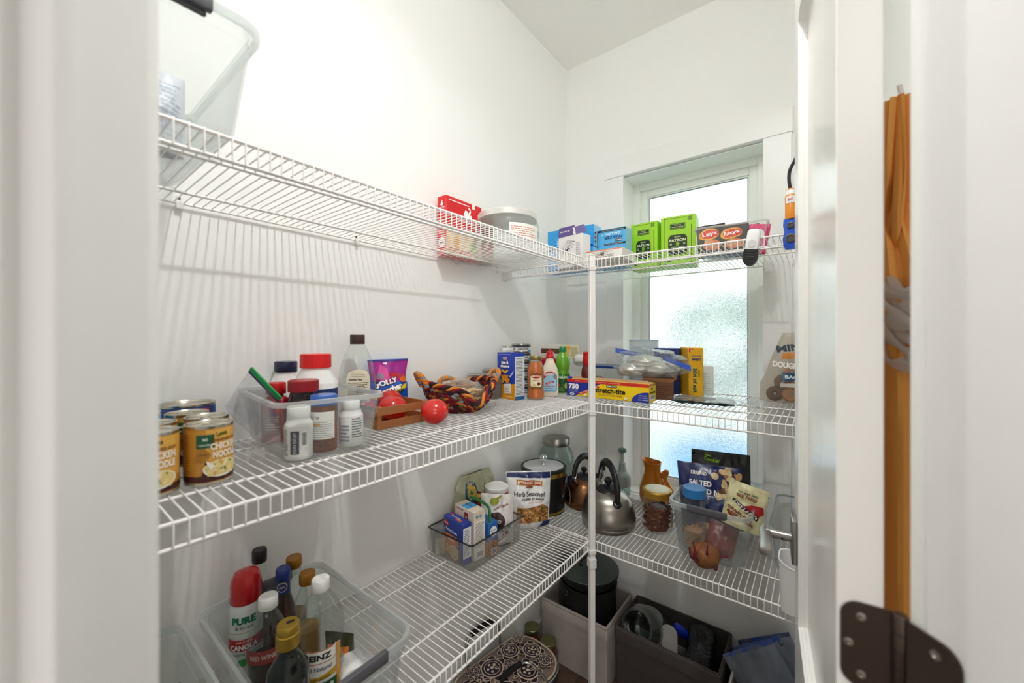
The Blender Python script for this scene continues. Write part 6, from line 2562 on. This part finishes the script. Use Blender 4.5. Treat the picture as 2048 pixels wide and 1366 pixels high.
# ---- patterned market tote with an aluminium frame
t = thing('market_basket', 'paisley cloth market basket with an aluminium frame and black grips on the floor', 'basket', (-.765, -.172, 0), -8)
TW, TD, TH = .43, .25, .262
bm = B()
rloft(bm, [(TW * .82, TD * .80, .06, .004), (TW * .93, TD * .92, .085, .05), (TW, TD, .1, TH - .02), (TW + .006, TD + .006, .1, TH - .012), (TW, TD, .1, TH)], n=8)
taup = mat('taupe_cloth', '7d6c61', .9, bump=.3, bscale=600)
obj('cloth_body', bm, mat('dark_plum_cloth', '241a26', .9, bump=.3, bscale=600), t)
bm = B()
lid_out = [(x, y) for x, y in rrect(TW - .002, TD - .002, .1, 8)]
loft(bm, [(lid_out, TH), ([(x * .96, y * .95) for x, y in lid_out], TH + .008), ([(x * .6, y * .6) for x, y in lid_out], TH + .014)])
obj('cloth_lid', bm, taup, t)
bm = B()
tube(bm, [(x * 1.003, y * 1.003, TH + .001) for x, y in lid_out], .004, 6, closed=True)
obj('cream_piping', bm, mat('cream_piping', 'c9b69a', .8), t)
def lid_S(u, v):
    k = max(abs(u) / (TW / 2), abs(v) / (TD / 2))
    return (u, v, TH + .0135 * (1 - max(0, k - .55) * 1.0)), (0, 0, 1)
p = Print(lid_S, .012, .0008, .0002)
pl, cr_ = '241a2c', 'd3bda6'
rnd = random.Random(19)


def flower(u, v, r, n=7, petals=True):
    if petals:
        for i in range(n):
            a = 2 * math.pi * i / n
            p.ell(u + r * .72 * math.cos(a), v + r * .72 * math.sin(a), r * .38, r * .32, cr_, 12, rot=math.degrees(a), nl=i == 0)
        for i in range(n):
            a = 2 * math.pi * i / n
            p.ell(u + r * .72 * math.cos(a), v + r * .72 * math.sin(a), r * .33, r * .27, pl, 12, rot=math.degrees(a), nl=i == 0)
    p.ell(u, v, r * .78, r * .78, cr_, 26)
    p.ell(u, v, r * .70, r * .70, pl, 26)
    p.ell(u, v, r * .56, r * .56, cr_, 24)
    p.ell(u, v, r * .51, r * .51, pl, 24)
    for i in range(5):
        a = 2 * math.pi * i / 5 + u * 30
        p.ell(u + r * .3 * math.cos(a), v + r * .3 * math.sin(a), r * .10, r * .10, cr_, 8, nl=i == 0)
    p.ell(u, v, r * .12, r * .12, cr_, 8)


for u, v, r in ((-.13, .02, .058), (-.055, -.060, .052), (-.03, .05, .058), (.062, -.055, .054), (.078, .062, .05), (.145, .0, .05), (-.15, -.065, .04), (.02, -.005, .026), (-.10, .078, .030), (.14, -.075, .032), (.138, .072, .026), (-.183, .0, .020)):
    flower(u, v, r)
for i in range(16):
    u, v = rnd.uniform(-.15, .15), rnd.uniform(-.08, .08)
    a = rnd.uniform(0, 360)
    p.ell(u, v, .014, .005, cr_, 10, rot=a)
    p.ell(u, v, .010, .003, pl, 8, rot=a)
p.done(t, 'paisley_print')
alu = mat('aluminium_tube', 'b5b8ba', .25, 1.)
bm = B()
tube(bm, [(x * 1.03, y * 1.045, TH - .008) for x, y in rrect(TW, TD, .1, 8)], .0055, 10, closed=True)
obj('rim_tube', bm, alu, t)
grip = mat('black_foam', '121214', .9)
for s, tilt in ((-1, 1), (1, 1)):
    y0 = s * TD * .52
    pts = [(-.085, y0, TH - .008), (-.090, y0 + s * .012, TH + .05), (-.075, y0 + s * .016, TH + .098), (-.03, y0 + s * .018, TH + .112), (.03, y0 + s * .018, TH + .112), (.075, y0 + s * .016, TH + .098), (.090, y0 + s * .012, TH + .05), (.085, y0, TH - .008)]
    lean = -.75 if s > 0 else .9
    if s < 0:
        pts = [(x, y0 + (z - TH) * .98, TH + .012 + (z - TH) * .16) for x, y, z in pts]
    P_ = spline(pts, 6)
    bm = B()
    tube(bm, P_, .0055, 10)
    hd = obj('handle_tube', bm, alu, t)
    bm = B()
    tube(bm, P_[15:28], .0105, 12)
    obj('foam_grip', bm, grip, hd, label='black foam grip')

# ================================================================ hung behind the door
t = thing('wall_hook', 'white wall hook behind the open door', 'hook', (-1.000, -1.299, 2.005), 180)
bm = B()
box(bm, -.014, .014, -.006, 0, -.04, .04, .003)
tube(bm, spline([(0, -.004, -.02), (0, -.03, -.03), (0, -.055, -.015), (0, -.062, .012)], 6), .004, 10)
for v in bm.verts:
    v.co.y = -v.co.y
    v.co.y = -v.co.y
obj('hook', bm, whitep, t)


def drape(name, label, cat, mats, secs, seed, amp=.010, fr=16., group=None, rows=None):
    """hanging cloth: secs = list of (x centre, y centre, half width x, half depth y, z)"""
    t = thing(name, label, cat, (secs[0][0], secs[0][1], secs[-1][4]))
    ox, oy, oz = t.location
    bm = B()
    n = 44
    rings = []
    S_ = []
    for a, b in zip(secs, secs[1:]):
        for k in range(8):
            f = k / 8
            S_.append([a[i] + (b[i] - a[i]) * f for i in range(5)])
    S_.append(list(secs[-1]))
    for cx, cy, hx, hy, z in S_:
        row = []
        for i in range(n):
            a = 2 * math.pi * i / n
            w = 1 + amp / max(hx, .02) * math.sin(fr / 2 * a + seed + z * 3) + amp * 14 * noise.noise(Vector((math.cos(a) * 2, math.sin(a) * 2, z * 6 + seed)))
            row.append(bm.verts.new((cx - ox + hx * w * math.cos(a), cy - oy + hy * w * math.sin(a), z - oz)))
        rings.append(row)
    for a, b in zip(rings, rings[1:]):
        ring_faces(bm, b, a)
    bm.faces.new(rings[0])
    bm.faces.new(rings[-1][::-1])
    bmesh.ops.recalc_face_normals(bm, faces=bm.faces)
    obj(cat, bm, mats, t)
    return t


mus = mat('mustard_canvas', 'efae58', .85, bump=.4, bscale=700)
gry = mat('grey_cloth', '9a9a9c', .85, bump=.4, bscale=700)
aq = drape('apron', 'mustard canvas apron hanging on the hook behind the open door', 'apron', mus,
           [(-1.000, -1.238, .012, .014, 1.995), (-1.000, -1.236, .022, .020, 1.86), (-.985, -1.232, .022, .022, 1.78), (-1.00, -1.236, .10, .035, 1.68), (-1.0, -1.238, .13, .04, 1.5), (-1.0, -1.238, .14, .042, .95)], 1.)
bm = B()
tube(bm, spline([(0, 0, 1.045), (-.020, .004, .92), (-.03, .008, .82), (-.02, .006, .72)], 8), .012, 8, flat=.5)
obj('neck_strap', bm, mat('strap_canvas', 'e09a4a', .85), aq)
drape('grey_jacket', 'grey cloth hanging behind the mustard apron straps', 'jacket', gry,
      [(-.850, -1.262, .012, .012, 1.98), (-.835, -1.25, .04, .03, 1.90), (-.80, -1.248, .06, .035, 1.80), (-.79, -1.25, .06, .035, 1.2)], 4.)
drape('blue_cloth', 'bright blue cloth edge between the grey cloth and the apron', 'cloth', mat('bright_blue_cloth', '1f86cc', .8),
      [(-.925, -1.205, .012, .014, 1.83), (-.925, -1.203, .034, .016, 1.80), (-.925, -1.203, .036, .016, 1.72), (-.925, -1.203, .03, .014, 1.70)], 7., .004)
plb = clear('white_bag_film', 'f2f2f3', .7, 'f4f4f4', .2, .35)
t = thing('grocery_bag', 'crumpled translucent white plastic bags tucked across the apron front', 'bag', (-1.085, -1.225, 1.655), 0)
bm = B()
rnd = random.Random(31)
for k in range(9):
    z0 = .005 - .014 * k
    pts = [(-.075, -.01 + rnd.uniform(-.01, .01), z0 + .055 + rnd.uniform(-.01, .01)), (-.03, .006 + rnd.uniform(-.006, .01), z0 + .03 + rnd.uniform(-.01, .01)), (.02, .006 + rnd.uniform(-.006, .006), z0 + rnd.uniform(-.01, .01)), (.06, -.012 + rnd.uniform(-.006, .006), z0 - .02 + rnd.uniform(-.015, .015))]
    pts = [(-x, y, z) for x, y, z in pts]
    tube(bm, spline(pts, 5), [.010 + .004 * math.sin(i * .9 + k) for i in range(16)], 7, flat=.6)
obj('bag_folds', bm, plb, t, kind='stuff')
